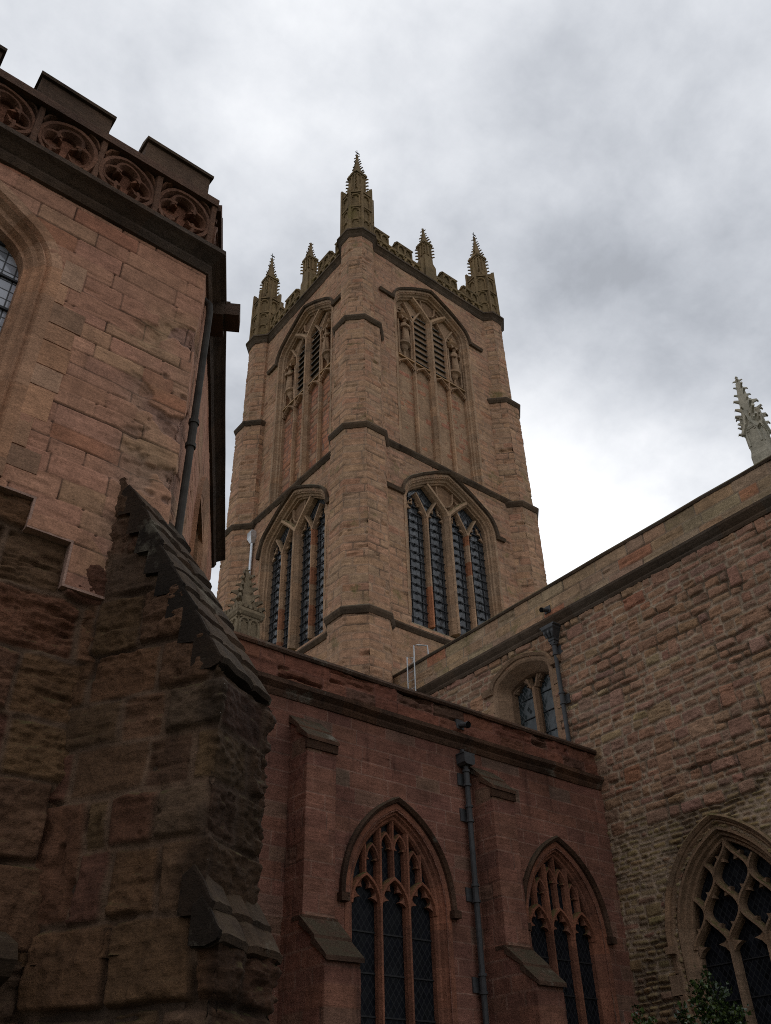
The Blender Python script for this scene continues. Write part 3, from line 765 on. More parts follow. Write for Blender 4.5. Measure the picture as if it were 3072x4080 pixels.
def spire(mb, w, z0, z1, ncr, cs, sides=8, top=.05, c0=(0, 0)):
    """tapering crocketed spirelet"""
    r0 = w/2
    rings = [[(c0[0]+r*cos(2*pi*(k+.5)/sides)/cos(pi/sides), c0[1]+r*sin(2*pi*(k+.5)/sides)/cos(pi/sides), z) for k in range(sides)] for r, z in ((r0, z0), (r0*.5+top*.5, (z0+z1)/2), (top, z1))]
    mb.loft(rings, (1, 1, 1))
    for k in range(0, sides, max(1, sides//4)):
        an = 2*pi*(k+.5)/sides
        for j in range(ncr):
            f = (j+.25+RND.uniform(-.12, .12))/ncr; r = (r0+(top-r0)*f)/cos(pi/sides)-.02; sz = cs*1.2*(1-.35*f)*RND.uniform(.7, 1.3)
            crocket(mb, (c0[0]+r*cos(an), c0[1]+r*sin(an), z0+(z1-z0)*f), (cos(an), sin(an)), sz, shade(.15))
def finial(mb, z, s, c0=(0, 0)):
    mb.loft([[(c0[0]+r*cos(2*pi*k/8), c0[1]+r*sin(2*pi*k/8), z+h) for k in range(8)] for r, h in ((s*.35, -.02), (s*.55, .1*s/.16*.5), (s*.3, .16*s/.16*.6), (s*.45, s*1.5), (s*.2, s*2.0))])
    for k in range(4): crocket(mb, (c0[0]+s*.35*cos(k*pi/2+.4), c0[1]+s*.35*sin(k*pi/2+.4), z+s*.9), (cos(k*pi/2+.4), sin(k*pi/2+.4)), s*.75)
    mb.loft([[(c0[0]+r*cos(2*pi*k/6), c0[1]+r*sin(2*pi*k/6), z+h) for k in range(6)] for r, h in ((s*.2, s*1.9), (s*.4, s*2.2), (s*.15, s*2.6))])
def corner_pinnacle():
    """panelled octagonal stage with battlements, slim crocketed pinnacle and wind vane, at local origin"""
    ZB = 36.5
    m = MB(); a = .66; H = 3.2
    m.loft([[(x, y, z) for x, y in octo(0, 0, a)] for z in (ZB-.05, ZB+H)])
    O = octo(0, 0, a)
    for i in range(8):
        p, q = np.array(O[i]), np.array(O[(i+1) % 8]); U = (q-p)/np.linalg.norm(q-p); L = np.linalg.norm(q-p); fr = Frame(p, U)
        for z0, z1 in ((ZB, ZB+1.0), (ZB+1.02, ZB+1.85), (ZB+1.98, ZB+2.95)): arch_panel(m, fr, .03, L-.03, z0, z1, .09, .07)
        m.box((-.03, -.02, ZB+1.86), (L+.03, .10, ZB+1.96), shade(), fr=fr)
        m.box((-.05, -.05, ZB+.0), (.06, .12, ZB+H+.55), shade(.1), fr=fr)
        m.box((L-.16, -.24, ZB+H-.1), (L+.02, .03, ZB+H+.38), shade(.1), fr=fr); m.box((-.02, -.24, ZB+H-.1), (.16, .03, ZB+H+.38), shade(.1), fr=fr)
        m.box((-.02, -.2, ZB+H-.15), (L+.02, .09, ZB+H-.05), shade(.1), fr=fr)
    s = MB(); b = .29; z = ZB+H-.2
    s.loft([[(x*1.0, y*1.0, zz) for x, y in ((-b, -b), (b, -b), (b, b), (-b, b))] for zz in (z, z+2.35)])
    for fx, fy, ux, uy in ((-b, -b, 1, 0), (b, -b, 0, 1), (b, b, -1, 0), (-b, b, 0, -1)):
        fr = Frame((fx, fy), (ux, uy))
        arch_panel(s, fr, .02, b, z+.9, z+2.2, .06, .05, False); arch_panel(s, fr, b, 2*b-.02, z+.9, z+2.2, .06, .05, False); arch_panel(s, fr, .1, 2*b-.1, z+.2, z+.8, .08, .07)
        s.box((-.07, -.02, z+2.28), (2*b+.07, .08, z+2.42), shade(), fr=fr)
        for j in range(4): s.box((j*.17, -.02, z+2.42), (j*.17+.09, .06, z+2.5), shade(), fr=fr)
        for j in range(5): crocket(s, fr(0, .0, z+.95+.28*j), ((-ux+uy)*-.7 if False else (fr.N[0]-ux)*.7, (fr.N[1]-uy)*.7), .16, shade())
    k = MB(); spire(k, .52, z+2.45, z+4.05, 7, .13); finial(k, z+4.05, .15)
    v = MB(); v.tube([(0, 0, z+4.3), (0, 0, z+4.85)], .018, 6); v.box((-.02, -.012, z+4.6), (.16, .012, z+4.68)); v.box((-.12, -.012, z+4.62), (-.02, .012, z+4.65)); v.box((-.012, -.10, z+4.5), (.012, .10, z+4.53))
    return m, s, k, v
def place_corner():
    m, s, k, v = corner_pinnacle(); first = None
    for cx, cy in ((TX0, TY0), (TX1, TY0), (TX0, TY1), (TX1, TY1)):
        loc = np.array((cx, cy, 0))-np.array(tower.location)
        if first is None:
            first = m.build('corner_pinnacle', M['crown'], tower, local=True, jitter=.01); first.location = loc
            for mb, nm, mt in ((s, 'shaft', M['crown']), (k, 'spire', M['crown']), (v, 'wind_vane', M['iron'])): mb.build(nm, mt, first, local=True)
        else: copy_tree(first, tower, loc)
place_corner()
def mid_pinnacle():
    ZB = 36.5; m = MB(); b = .26
    m.loft([[(x, y, z) for x, y in ((-b*w, -b*w), (b*w, -b*w), (b*w, b*w), (-b*w, b*w))] for w, z in ((1.05, ZB-.05), (1.0, ZB+1.7), (.9, ZB+1.8), (.9, ZB+2.75))])
    for sx in (-1, 1):
        m.loft([[(sx*.36+x, y, z) for x, y in ((-.14, -.2), (.14, -.2), (.14, .2), (-.14, .2))] for z in (ZB-.05, ZB+1.2)])
        m.prism([(sx*.24, -.2, ZB+1.2), (sx*.50, -.2, ZB+1.2), (sx*.24, -.2, ZB+1.55)], (0, 0, 0), (0, .4, 0), shade())
    for fx, fy, ux, uy in ((-b, -b, 1, 0), (b, b, -1, 0), (b, -b, 0, 1), (-b, b, 0, -1)):
        fr = Frame((fx*.9, fy*.9), (ux, uy)); W = 2*b*.9
        arch_panel(m, fr, .01, W/2, ZB+1.85, ZB+2.7, .06, .05, False); arch_panel(m, fr, W/2, W-.01, ZB+1.85, ZB+2.7, .06, .05, False)
        m.box((-.07, -.02, ZB+2.72), (W+.07, .08, ZB+2.85), shade(), fr=fr)
        for j in range(4): crocket(m, fr(0, 0, ZB+1.8+.25*j), ((fr.N[0]-ux)*.7, (fr.N[1]-uy)*.7), .15, shade())
    k = MB(); spire(k, .44, ZB+2.85, ZB+3.95, 5, .13); finial(k, ZB+3.95, .14)
    first = None
    for x, y, rz in ((CR, YU+.12, 0), (XU+.12, -CLF, pi/2), (CR, YN-.12, 0), (XE-.12, -CLF, pi/2)):
        loc = np.array((x, y, 0))-np.array(tower.location)
        if first is None:
            first = m.build('middle_pinnacle', M['crown'], tower, local=True, jitter=.01); k.build('spire', M['crown'], first, local=True); first.location = loc
        else:
            c = copy_tree(first, tower, loc); c.rotation_euler.z = rz
mid_pinnacle()
def parapet_side(fr, c, half):
    ZB = 36.5; m = MB(); T = .28
    m.box((c-half, -T, ZB-.1), (c+half, -.02, ZB+.66), shade(.05, (.8, .8, .8)), fr=fr)
    m.box((c-half, -T-.04, ZB+.66), (c+half, .05, ZB+.74), shade(), fr=fr)
    n = 14; w = 2*(half-.25)/n
    for i in range(n): arch_panel(m, fr, c-half+.25+i*w, c-half+.25+(i+1)*w, ZB, ZB+.62, .07, .06, True, (1, 1, .95))
    for k in (-2.95, -1.48, 1.48, 2.95):
        a, b = c+k-.47, c+k+.47
        m.box((a, -T, ZB+.7), (b, -.02, ZB+1.36), shade(.05, (.85, .85, .8)), fr=fr)
        m.prism([fr(a-.04, d, z) for d, z in ((-T-.05, ZB+1.36), (.06, ZB+1.36), (.06, ZB+1.42), (-T/2, ZB+1.56), (-T-.05, ZB+1.42))], fr(0, 0, 0), fr(b-a+.08, 0, 0), shade())
        arch_panel(m, fr, a+.02, c+k, ZB+.74, ZB+1.32, .07, .06); arch_panel(m, fr, c+k, b-.02, ZB+.74, ZB+1.32, .07, .06)
    m.build('parapet', M['crown'], tower, jitter=.012)
parapet_side(FR_RU, CR, 3.75); parapet_side(FR_LU, CLF, 3.75)
parapet_side(Frame((2*CR, YN), (-1, 0)), CR, 3.75); parapet_side(Frame((XE, 0), (0, 1)), -CLF, 3.75)

def statues():
    def figure(pose):
        m = MB(); n = 14
        prof = [(.0, .20, .15), (.05, .21, .16), (.45, .185, .14), (.75, .17, .125), (.95, .185, .13), (1.12, .20, .13), (1.20, .16, .11), (1.25, .075, .07), (1.29, .07, .07), (1.33, .085, .09), (1.40, .10, .105), (1.47, .09, .095), (1.53, .05, .05)]
        rings = []
        for z, a, b in prof:
            R = []
            for k in range(n):
                q = 2*pi*k/n; f = 1+(.10*sin(5*q+z*2.2+pose) if z < 1.1 else 0)
                R.append((a*f*cos(q)+.02*sin(z*3+pose), b*f*sin(q), z))
            rings.append(R)
        m.loft(rings)
        # hair/crown ridge, face, folded arms holding a book or staff
        m.tube([(0, -.09, 1.385), (0, -.125, 1.36)], .02, 5)
        for s in (-1, 1):
            hx = s*.05 if pose > 1 else s*.09
            m.tube([(s*.19, 0, 1.12), (s*.23, -.05, .90), (s*.12, -.16, .82+.1*(s*pose % 2 > .5)), (hx, -.19, .90)], [.06, .065, .055, .04], 7)
        if pose < 1: m.box((-.09, -.24, .82), (.07, -.18, .98))
        else: m.tube([(.20, -.17, .0), (.17, -.18, 1.45)], .018, 6)
        return m
    zl = 31.28
    for fr, cx, nm in ((FR_RU, CR, 'right-hand'), (FR_LU, CLF, 'left-hand')):
        for sg in (-1, 1):
            uc = cx+sg*BELHW*.75; p = fr(uc, -.22, zl); pose = .4 if sg < 0 else 1.6
            face = 'belfry window above transept roof' if nm == 'right-hand' else 'belfry window above aisle roof'
            side = ('niche beside nearest turret' if (sg < 0) == (nm == 'right-hand') else 'niche farther from nearest turret')
            th = bpy.data.objects
            m = figure(pose).build('statue', M['tower_trim'], None, smooth=True); m.location = p
            m.rotation_euler.z = 0 if nm == 'right-hand' else -pi/2
            tagp(m, 'robed stone statue in %s, %s' % (face, side), 'statue', 'statues in the belfry niches')
statues()
def tower_pipe():
    th = thing('drainpipe', (XW-.12, 28.0, 8.9), 'bright metal drainpipe with pentagonal hopper, beside the tower window above the mossy pinnacle', 'drainpipe')
    p = MB(); x, y = XW-.10, 27.55
    p.tube([(x, y, 8.95), (x, y, 23.2)], .065, 10); p.build('pipe', M['alu'], th)
    h = MB(); h.loft([[(x+a*sx, y+a*sy, z) for sx, sy in ((-1, -1), (1, -1), (1, 1), (-1, 1))] for a, z in ((.07, 23.1), (.17, 23.35), (.17, 23.62), (.10, 23.75))]); h.build('hopper', M['alu'], th)
    for z in (12, 15, 18, 20.9):
        b = MB(); b.box((x-.085, y-.085, z), (XW+.05, y+.085, z+.07)); b.build('bracket', M['alu'], th)
tower_pipe()

# ================================================================== RED AISLE
YR, XT = 12.5, 16.35
FA = Frame((0, YR), (1, 0))
aisle = thing('church_aisle', (10.5, YR, 0), 'red sandstone church aisle with two pointed windows between stepped buttresses', 'church building')
PAL_R = [(5, (0.202, 0.101, 0.076)), (3, (0.218, 0.109, 0.081)), (2, (0.186, 0.094, 0.072)), (1.2, (0.202, 0.121, 0.09)), (0.5, (0.165, 0.109, 0.084))]
WZS, WA, WRISE, WZB = 5.25, .94, 1.45, 1.9
WX = (10.30, 14.55)
def aisle_walls():
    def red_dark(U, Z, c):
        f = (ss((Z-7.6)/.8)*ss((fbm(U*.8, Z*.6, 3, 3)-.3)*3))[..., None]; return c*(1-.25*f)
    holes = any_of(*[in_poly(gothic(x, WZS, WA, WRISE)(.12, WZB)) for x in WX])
    lay = layout(14, 0, 8.5, (.22, .31), (.4, .95), 12, PAL_R, u0=2.5, var=.07)
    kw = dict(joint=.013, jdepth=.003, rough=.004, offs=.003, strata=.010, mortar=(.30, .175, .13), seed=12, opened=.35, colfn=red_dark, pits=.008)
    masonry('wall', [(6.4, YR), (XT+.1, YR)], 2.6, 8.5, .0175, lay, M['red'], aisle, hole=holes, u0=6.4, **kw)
    lows = lambda u, z: holes(u, z) | ((u > 6.4) & (z > 2.6))
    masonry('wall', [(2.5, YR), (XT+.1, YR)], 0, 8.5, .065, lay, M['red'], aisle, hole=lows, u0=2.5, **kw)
    masonry('parapet', [(2.5, YR-.015), (XT+.1, YR-.015)], 8.6, 9.28, .022, layout(14, 8.6, 9.3, (.30, .38), (.5, 1.2), 13, [(3, (.165, .076, .053)), (2, (.185, .084, .058)), (2, (.115, .064, .048))], u0=2.5), M['red'], aisle, joint=.02, jdepth=.012, rough=.030, rscale=5, strata=.17, offs=.016, mortar=(.2, .09, .065), seed=14, u0=2.5, pits=.05)
    s = MB(); plan_sweep(s, [(2.5, YR), (XT, YR)], [(-.06, 8.36), (.02, 8.38), (.06, 8.46), (.05, 8.5), (.15, 8.58), (.16, 8.66), (-.02, 8.72)], step=.8, var=.2); s.build('cornice', M['red_weather'], aisle, jitter=.015)
    s = MB(); plan_sweep(s, [(2.5, YR), (XT, YR)], [(-.4, 9.24), (.05, 9.23), (.075, 9.28), (.05, 9.34), (-.05, 9.37), (-.4, 9.37)], step=.9, var=.2); s.build('coping', M['red_weather'], aisle, jitter=.012)
    r = MB(); r.box((2.5, YR+.3, 8.75), (XT+.2, YW+.4, 8.9)); r.box((2.5, YR+.28, 0), (XT+.2, YR+.42, 9.3)); r.build('roof', M['lead_roof'], aisle)
aisle_walls()
def aisle_window():
    x = WX[0]; main = gothic(x, WZS, WA, WRISE)
    s = MB(); sweep(s, FA, main, [(.24, -.05), (.24, .008), (.15, .008), (.11, -.06), (.07, -.05), (.04, -.11), (.0, -.12), (-.03, -.17), (-.03, -.30)], WZB, .16, .3); 
    w = s.build('window', M['red_trim'], aisle, jitter=.006)
    h = MB(); sweep(h, FA, main, [(.345, -.03), (.345, .07), (.31, .11), (.25, .06), (.24, -.03)], WZS-.02, .2, .35)
    for sg in (-1, 1): h.box((x+sg*1.235-.09, -.02, WZS-.13), (x+sg*1.235+.09, .13, WZS), shade(), fr=FA)
    h.build('hood_mould', M['red_weather'], w, jitter=.008)
    t_ = MB(); fd, db = -.10, -.26; zt = path_height(main(0)); lw = 2*WA/3
    for i in (-1, 1):
        u = x+i*lw/2
        vbar(t_, FA, u, WZB, min(zt(u), 7)-.02, .04, .092, fd, db, .6, (1.02, 1.02, 1), .12)
    for i in (-1, 0, 1):
        u = x+i*lw
        pts = gothic(u, WZS-.08, lw/2, .50, 7)(0)
        bar(t_, FA, pts, .042, .085, fd, db, shade(.1, (1.1, 1.05, 1)))
        light_head(t_, FA, u, lw-.08, WZS-.08, .46, fd-.05, db+.02)
        vbar(t_, FA, u, WZS+.40, zt(u)-.02, .03, .075, fd-.03, db, .5)
    for j in range(6):
        u = x-WA+lw/2*(j+.5); zt_ = min(zt(u-lw/4+.02), zt(u+lw/4-.02))
        if j in (0, 5): continue
        hz = zt_-.36 if j in (2, 3) else zt_-.30
        pts = gothic(u, hz, lw/4-.02, .27, 5)(0)
        bar(t_, FA, pts, .03, .07, fd-.03, db, shade(.1))
        for s2 in (-1, 1): cusp(t_, FA, (u+s2*lw*.24, hz-.03), (u+s2*lw*.2, hz+.10), (u+s2*.05, hz+.01), fd-.06, db)
    t_.build('tracery', M['red_trim'], w, jitter=.004)
    g = MB(); fill_poly(g, FA, main(.02, WZB), -.27); g.build('glazing', M['glass_red'], w)
    for z in np.arange(WZB+.4, WZS+.1, .62):
        b = MB(); b.box((x-WA+.02, -.265, z-.012), (x+WA-.02, -.245, z+.012), fr=FA); b.build('saddle_bar', M['iron'], w)
    c = copy_tree(w, aisle, (WX[1]-WX[0], 0, 0))
    return w
aisle_window()
def aisle_buttress():
    x0, x1, d1, d2 = 7.94, 8.54, .55, 1.18; top = 8.06; f1 = 7.52; w1 = 4.66; f2 = 4.04
    lay = layout(4, 0, 8.1, (.22, .31), (.35, .8), 17, PAL_R, u0=0, var=.09)
    def hole_up(u, z):
        d = np.where(u < d1, u, np.where(u > d1+.6, 2*d1+.6-u, d1)); return z > top-(top-f1)*d/d1-.03
    k = dict(joint=.013, jdepth=.004, rough=.006, offs=.004, strata=.014, mortar=(.30, .17, .125), pits=.012)
    b = masonry('buttress', [(x0, YR), (x0, YR-d1), (x1, YR-d1), (x1, YR)], w1-.5, top, .02, lay, M['red'], aisle, hole=hole_up, seed=17, **k)
    def hole_lo(u, z):
        d = np.where(u < d2, u, np.where(u > d2+.6, 2*d2+.6-u, d2)); return z > np.where(d < d1, w1+.02, w1-(w1-f2)*(d-d1)/(d2-d1)-.03)
    masonry('lower_stage', [(x0-.02, YR), (x0-.02, YR-d2), (x1+.02, YR-d2), (x1+.02, YR)], 0, w1+.05, .03, lay, M['red'], b, hole=hole_lo, seed=18, **k)
    def slabs(nm, da, za, db_, zb, n, ov):
        m = MB()
        for i in range(n):
            a0, a1 = da+(db_-da)*i/n, da+(db_-da)*(i+1)/n+ov; q0, q1 = za+(zb-za)*i/n, za+(zb-za)*(i+1)/n
            m.prism([FA(x0-.04, d, z) for d, z in ((a0-.02, q0+.04), (a1, q1+.01), (a1+.01, q1-.06), (a0-.02, q0-.10))], FA(0, 0, 0), FA(x1-x0+.08, 0, 0), shade(.2))
        m.build(nm, M['red_weather'], b, jitter=.012)
    slabs('weathering', 0., top, d1, f1, 2, .05); slabs('weathering', d1, w1, d2, f2, 2, .06)
    m = MB(); m.box((x0-.03, d1-.03, f1-.2), (x1+.03, d1+.04, f1-.05), shade(), fr=FA); m.build('drip_mould', M['red_weather'], b, jitter=.015)
    m = MB(); m.box((x0-.02, .3, w1-.03), (x1+.02, d1+.03, w1+.04), shade(), fr=FA); m.build('drip_mould', M['red_weather'], b, jitter=.015)
    copy_tree(b, aisle, (4.31, 0, 0))
aisle_buttress()

def drainpipe(name, label, pos, outv, ztop, zbot, brk, r=.055, fancy=False, mat='lead', head=True, ears=True):
    """cast pipe with hopper head, collars and ears against a wall"""
    x, y = pos; ox, oy = outv; tx, ty = -oy, ox
    th = thing('drainpipe', (x, y, zbot), label, 'drainpipe', None)
    cx, cy = x+ox*.12, y+oy*.12
    def pt(t_, o, z): return (x+tx*t_+ox*o, y+ty*t_+oy*o, z)
    p = MB(); p.tube([(cx, cy, zbot), (cx, cy, ztop-.1)], r, 12); p.build('pipe', M[mat], th, smooth=False)
    h = MB()
    if not head:
        h.tube([pt(0, .12, ztop-.12), pt(0, .11, ztop-.02), pt(0, .02, ztop+.08)], r*1.02, 12)
    elif fancy:
        for a, b, z0, z1 in ((.08, .08, ztop-.5, ztop-.42), (.10, .10, ztop-.42, ztop-.36)): h.loft([[pt(s1*a, .12+s2*a, z) for s1, s2 in ((-1, -1), (1, -1), (1, 1), (-1, 1))] for z in (z0, z1)])
        h.loft([[pt(s1*a, .12+s2*min(a, .2) if s2 > 0 else .01, z) for s1, s2 in ((-1, -1), (1, -1), (1, 1), (-1, 1))] for a, z in ((.08, ztop-.36), (.12, ztop-.25), (.17, ztop-.14), (.20, ztop-.10), (.20, ztop-.05), (.24, ztop-.03), (.24, ztop))])
        for k in (-.1, 0, .1): h.tube([pt(k, .24, ztop-.33), pt(k*1.3, .29, ztop-.22), pt(k*1.3, .27, ztop-.15)], .035, 6)
    else:
        h.loft([[pt(s1*a, (.25 if s2 > 0 else .01), z) for s1, s2 in ((-1, -1), (1, -1), (1, 1), (-1, 1))] for a, z in ((.09, ztop-.24), (.14, ztop-.20), (.14, ztop-.02), (.155, ztop-.02), (.155, ztop))])
        h.box((-.03, .02, ztop), (.03, .08, ztop+.12), fr=lambda a, b, c: pt(a, b, c))
    h.build('hopper' if head else 'swan_neck', M[mat], th)
    for z in brk:
        b = MB()
        for dz in (-.14, .14): b.tube([(cx, cy, z+dz-.022), (cx, cy, z+dz+.022)], r*1.45, 12)
        b.tube([(cx, cy, z-.14), (cx, cy, z+.14)], r*1.12, 12)
        if ears: b.box((-.15, .0, z-.13), (.15, .03, z+.11), fr=lambda a, b_, c: pt(a, b_, c))
        b.build('collar', M[mat], th)
    return th
drainpipe('drainpipe', 'dark drainpipe with boxy hopper on the red aisle wall, beside a buttress', (12.02, YR), (0, -1), 8.24, 0, (7.75, 7.05, 5.6, 4.12, 2.4))
drainpipe('drainpipe', 'lead grey drainpipe with ornate flared hopper on the rubble transept wall', (XT, 13.1), (-1, 0), 12.86, 9.0, (12.2, 10.85), fancy=True)
def spout(label, p, outv, L=.26):
    x, y, z = p; ox, oy = outv; m = MB(); n = 12
    th = thing('rain_spout', (x, y, z), label, 'spout', None)
    A = np.array((x-ox*.05, y-oy*.05, z+.05)); B = np.array((x+ox*L, y+oy*L, z-.04))
    m.tube([A, A*.4+B*.6, B], [.055, .055, .065], n, caps=False); m.tube([A*.25+B*.75, B], [.045, .05], n)
    m.tube([A*.1+B*.9, B+(B-A)*.02], .07, n, caps=False)
    m.build('nozzle', M['lead'], th)
    i = MB(); i.tube([A, B+(B-A)*.005], .05, n); i.build('mouth_plug', M['dark_fill'], th)  # black plug painted as the shade inside the spout
    f = MB(); tx, ty = -oy, ox
    f.box((-.10, -.03, z-.05), (.10, .02, z+.15), fr=lambda a, b, c: (x+tx*a+ox*b, y+ty*a+oy*b, c)); f.build('wall_plate', M['lead'], th)
spout('short round lead spout poking from the red aisle parapet above the boxy hopper', (12.03, YR-.02, 8.86), (0, -1))
spout('small dark spout poking from the tan transept parapet above the ornate hopper', (XT-.02, 13.22, 13.42), (-1, 0))

# ================================================================== TRANSEPT
trans = thing('church_transept', (XT, 11, 0), 'rubble stone transept wall rising to the right with tan ashlar parapet', 'church building')
FT = Frame((XT, 0), (0, -1))                    # u = -y
PAL_U = [(4, (0.285, 0.169, 0.119)), (3, (0.3, 0.18, 0.124)), (2, (0.265, 0.166, 0.124)), (1.5, (0.305, 0.195, 0.131)), (0.3, (0.3, 0.157, 0.103)), (0.4, (0.33, 0.242, 0.152))]
PAL_LO = [(4, (.285, .205, .118)), (3, (.25, .18, .105)), (1.5, (.31, .23, .14)), (1, (.225, .158, .108)), (.3, (.25, .145, .10))]
BX, BZS, BA, BRISE, BZB = -9.86, 4.98, 1.16, 1.72, 1.6
SX, SZS, SA, SRISE, SZB = -14.45, 11.88, .74, .46, 9.7
def transept_walls():
    big = in_poly(gothic(BX, BZS, BA, BRISE)(.22, BZB)); small = in_poly(tudor(SX, SZS, SA+.30, SRISE+.1, .35)(.03, SZB))
    u0 = -20.2; L = 19.
    a = layout(L, 7.6, 13.0, (.13, .31), (.2, .62), 41, PAL_U, .16, u0, .14); a2 = layout(L, 7.05, 7.6, (.22, .28), (.3, .6), 44, PAL_U, .1, u0, .14)
    b = layout(L, 0, 7.7, (.075, .15), (.14, .46), 42, PAL_LO, .05, u0, .16)
    # the upper stones bite raggedly into the lower rubble
    r = np.random.RandomState(3); keep = r.rand(len(a2[0])) < .45*(a2[0][:, 2] > 7.2)
    R = np.concatenate([b[0], a2[0][keep], a[0]]); C = np.concatenate([b[1], a2[1][keep], a[1]])
    masonry('wall', [(XT, -u0), (XT, 1.2)], 0, 13.0, .02, (R, C), M['rubble'], trans, joint=.030, jdepth=.022, bulge=.022, bw=.07, offs=.016, tilt=.06, inset=.025, opened=.6, rough=.028, rscale=7, strata=.05, grit=.014, wob=.03, wobs=2.6,
            mortar=(.36, .26, .18), rnd=.05, hole=any_of(big, small), seed=41, u0=u0, pits=.02)
    PAL_P = [(4, (0.33, 0.22, 0.147)), (3, (0.31, 0.228, 0.155)), (2, (0.3, 0.204, 0.147)), (0.7, (0.31, 0.157, 0.101))]
    masonry('parapet', [(XT-.02, -u0), (XT-.02, 1.2)], 13.1, 14.1, .03, layout(L, 13.1, 14.12, (.29, .34), (.45, 1.1), 45, PAL_P, 0, u0), M['tower'], trans, joint=.025, jdepth=.010, rough=.010, strata=.045, offs=.008, mortar=(.24, .18, .13), seed=45, u0=u0, pits=.03)
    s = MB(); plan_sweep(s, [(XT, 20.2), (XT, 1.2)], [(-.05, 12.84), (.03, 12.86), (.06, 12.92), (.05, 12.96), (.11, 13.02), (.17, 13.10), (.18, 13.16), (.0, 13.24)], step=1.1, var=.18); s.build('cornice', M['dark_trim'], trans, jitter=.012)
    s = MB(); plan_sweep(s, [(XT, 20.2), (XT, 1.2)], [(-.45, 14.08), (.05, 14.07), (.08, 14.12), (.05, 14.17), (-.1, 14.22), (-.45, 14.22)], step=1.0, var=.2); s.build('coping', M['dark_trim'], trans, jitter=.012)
    r = MB(); r.box((XT+.9, 1.2, 0), (XT+7.2, 19.6, 13.4)); r.box((XT+.1, 1.2, 13.2), (XT+.95, 19.8, 13.4)); r.build('roof', M['lead_roof'], trans)
transept_walls()
def transept_big_window():
    main = gothic(BX, BZS, BA, BRISE, 18)
    s = MB(); sweep(s, FT, main, [(.36, -.08), (.36, .035), (.30, .035), (.25, -.03), (.20, .01), (.15, .01), (.12, -.09), (.07, -.10), (.04, -.18), (-.01, -.19), (-.03, -.24), (-.03, -.40)], BZB, .1, .42)
    for z in np.arange(BZB, BZS, .36):      # quoins toothing into the rubble
        e = RND.uniform(.40, .66)
        for sg in (-1, 1): s.box((BX+sg*(BA+.34), -.1, z+.01), (BX+sg*(BA+e), .03, z+.35), shade(.12), fr=FT)
    w = s.build('pointed_window', M['tan_trim'], trans, jitter=.006)
    h = MB(); sweep(h, FT, main, [(.44, -.05), (.44, .10), (.40, .14), (.34, .07), (.33, -.05)], BZS-.05, .14, .6)
    for sg in (-1, 1): h.box((BX+sg*(BA+.39)-.09, -.02, BZS-.16), (BX+sg*(BA+.39)+.09, .16, BZS-.03), shade(), fr=FT)
    h.build('hood_mould', M['tan_trim'], w, jitter=.008)
    t_ = MB(); fd, db = -.14, -.36; sp_ = 2*BA/3; z0 = 4.86; P = .60; zt = path_height(main(-.02))
    inside = in_poly(main(.01, BZB))
    def clip(pts):
        P_ = np.array(pts); k = inside(P_[:, 0], P_[:, 1]); return [tuple(p) for p, g in zip(P_, k) if g]
    for i in (-1, 1): vbar(t_, FT, BX+i*sp_/2, BZB, z0+.03, .045, .105, fd, db, .8)
    # net of ogee bars: nodes at mullion tops, then half a bay across at every rise
    def scurve(ua, za, du):
        return [(ua+du*(.5-.5*cos(pi*k/14))*1.0, za+P*k/14) for k in range(15)]
    for row in range(4):
        off = 0 if row % 2 else .5
        for j in range(-4, 5):
            ua = BX+(j+off)*sp_
            for sg in (-1, 1):
                pts = clip(scurve(ua, z0+row*P, sg*sp_/2))
                if len(pts) > 1 and (row > 0 or abs(ua-BX) < BA+.05): bar(t_, FT, pts, .04, .10, fd, db)
    # cusps pointing into every cell and every light head
    for row in range(0, 4):
        off = .5 if row % 2 == 0 else 0
        for j in range(-3, 4):
            uc = BX+(j+off)*sp_; zc = z0+row*P+P
            for sg in (-1, 1):
                for sz in (-1, 1):
                    q = scurve(uc, zc-P, sg*sp_/2) if sz < 0 else [(2*uc-(a-uc)-uc if False else uc+sg*sp_/2*(.5+.5*cos(pi*k/14)), zc+P*k/14) for k in range(15)]
                    ia, ib = (5, 9) if sz > 0 else (5, 9)
                    a_, b_ = q[ia], q[ib]; mid = ((a_[0]+b_[0])/2, (a_[1]+b_[1])/2); tip = (mid[0]*.62+uc*.38-sg*.02, mid[1]*.75+zc*.25)
                    if inside(np.array([mid[0], tip[0]]), np.array([mid[1], tip[1]])).all() and zt(mid[0])-mid[1] > .08: cusp(t_, FT, a_, b_, tip, fd-.05, db+.03)
    for i in (-1, 0, 1):
        uc = BX+i*sp_
        for sg in (-1, 1): cusp(t_, FT, (uc+sg*(sp_/2-.05), z0-.14), (uc+sg*(sp_/2-.03), z0+.12), (uc+sg*.13, z0+.02), fd-.05, db+.03)
    t_.build('tracery', M['tan_trim'], w, jitter=.004)
    g = MB(); fill_poly(g, FT, main(.02, BZB), -.38); g.build('glazing', M['glass_red'], w)
    for z in np.arange(BZB+.5, BZS, .62):
        b = MB(); b.box((BX-BA, -.372, z-.01), (BX+BA, -.352, z+.01), fr=FT); b.build('saddle_bar', M['iron'], w)
transept_big_window()
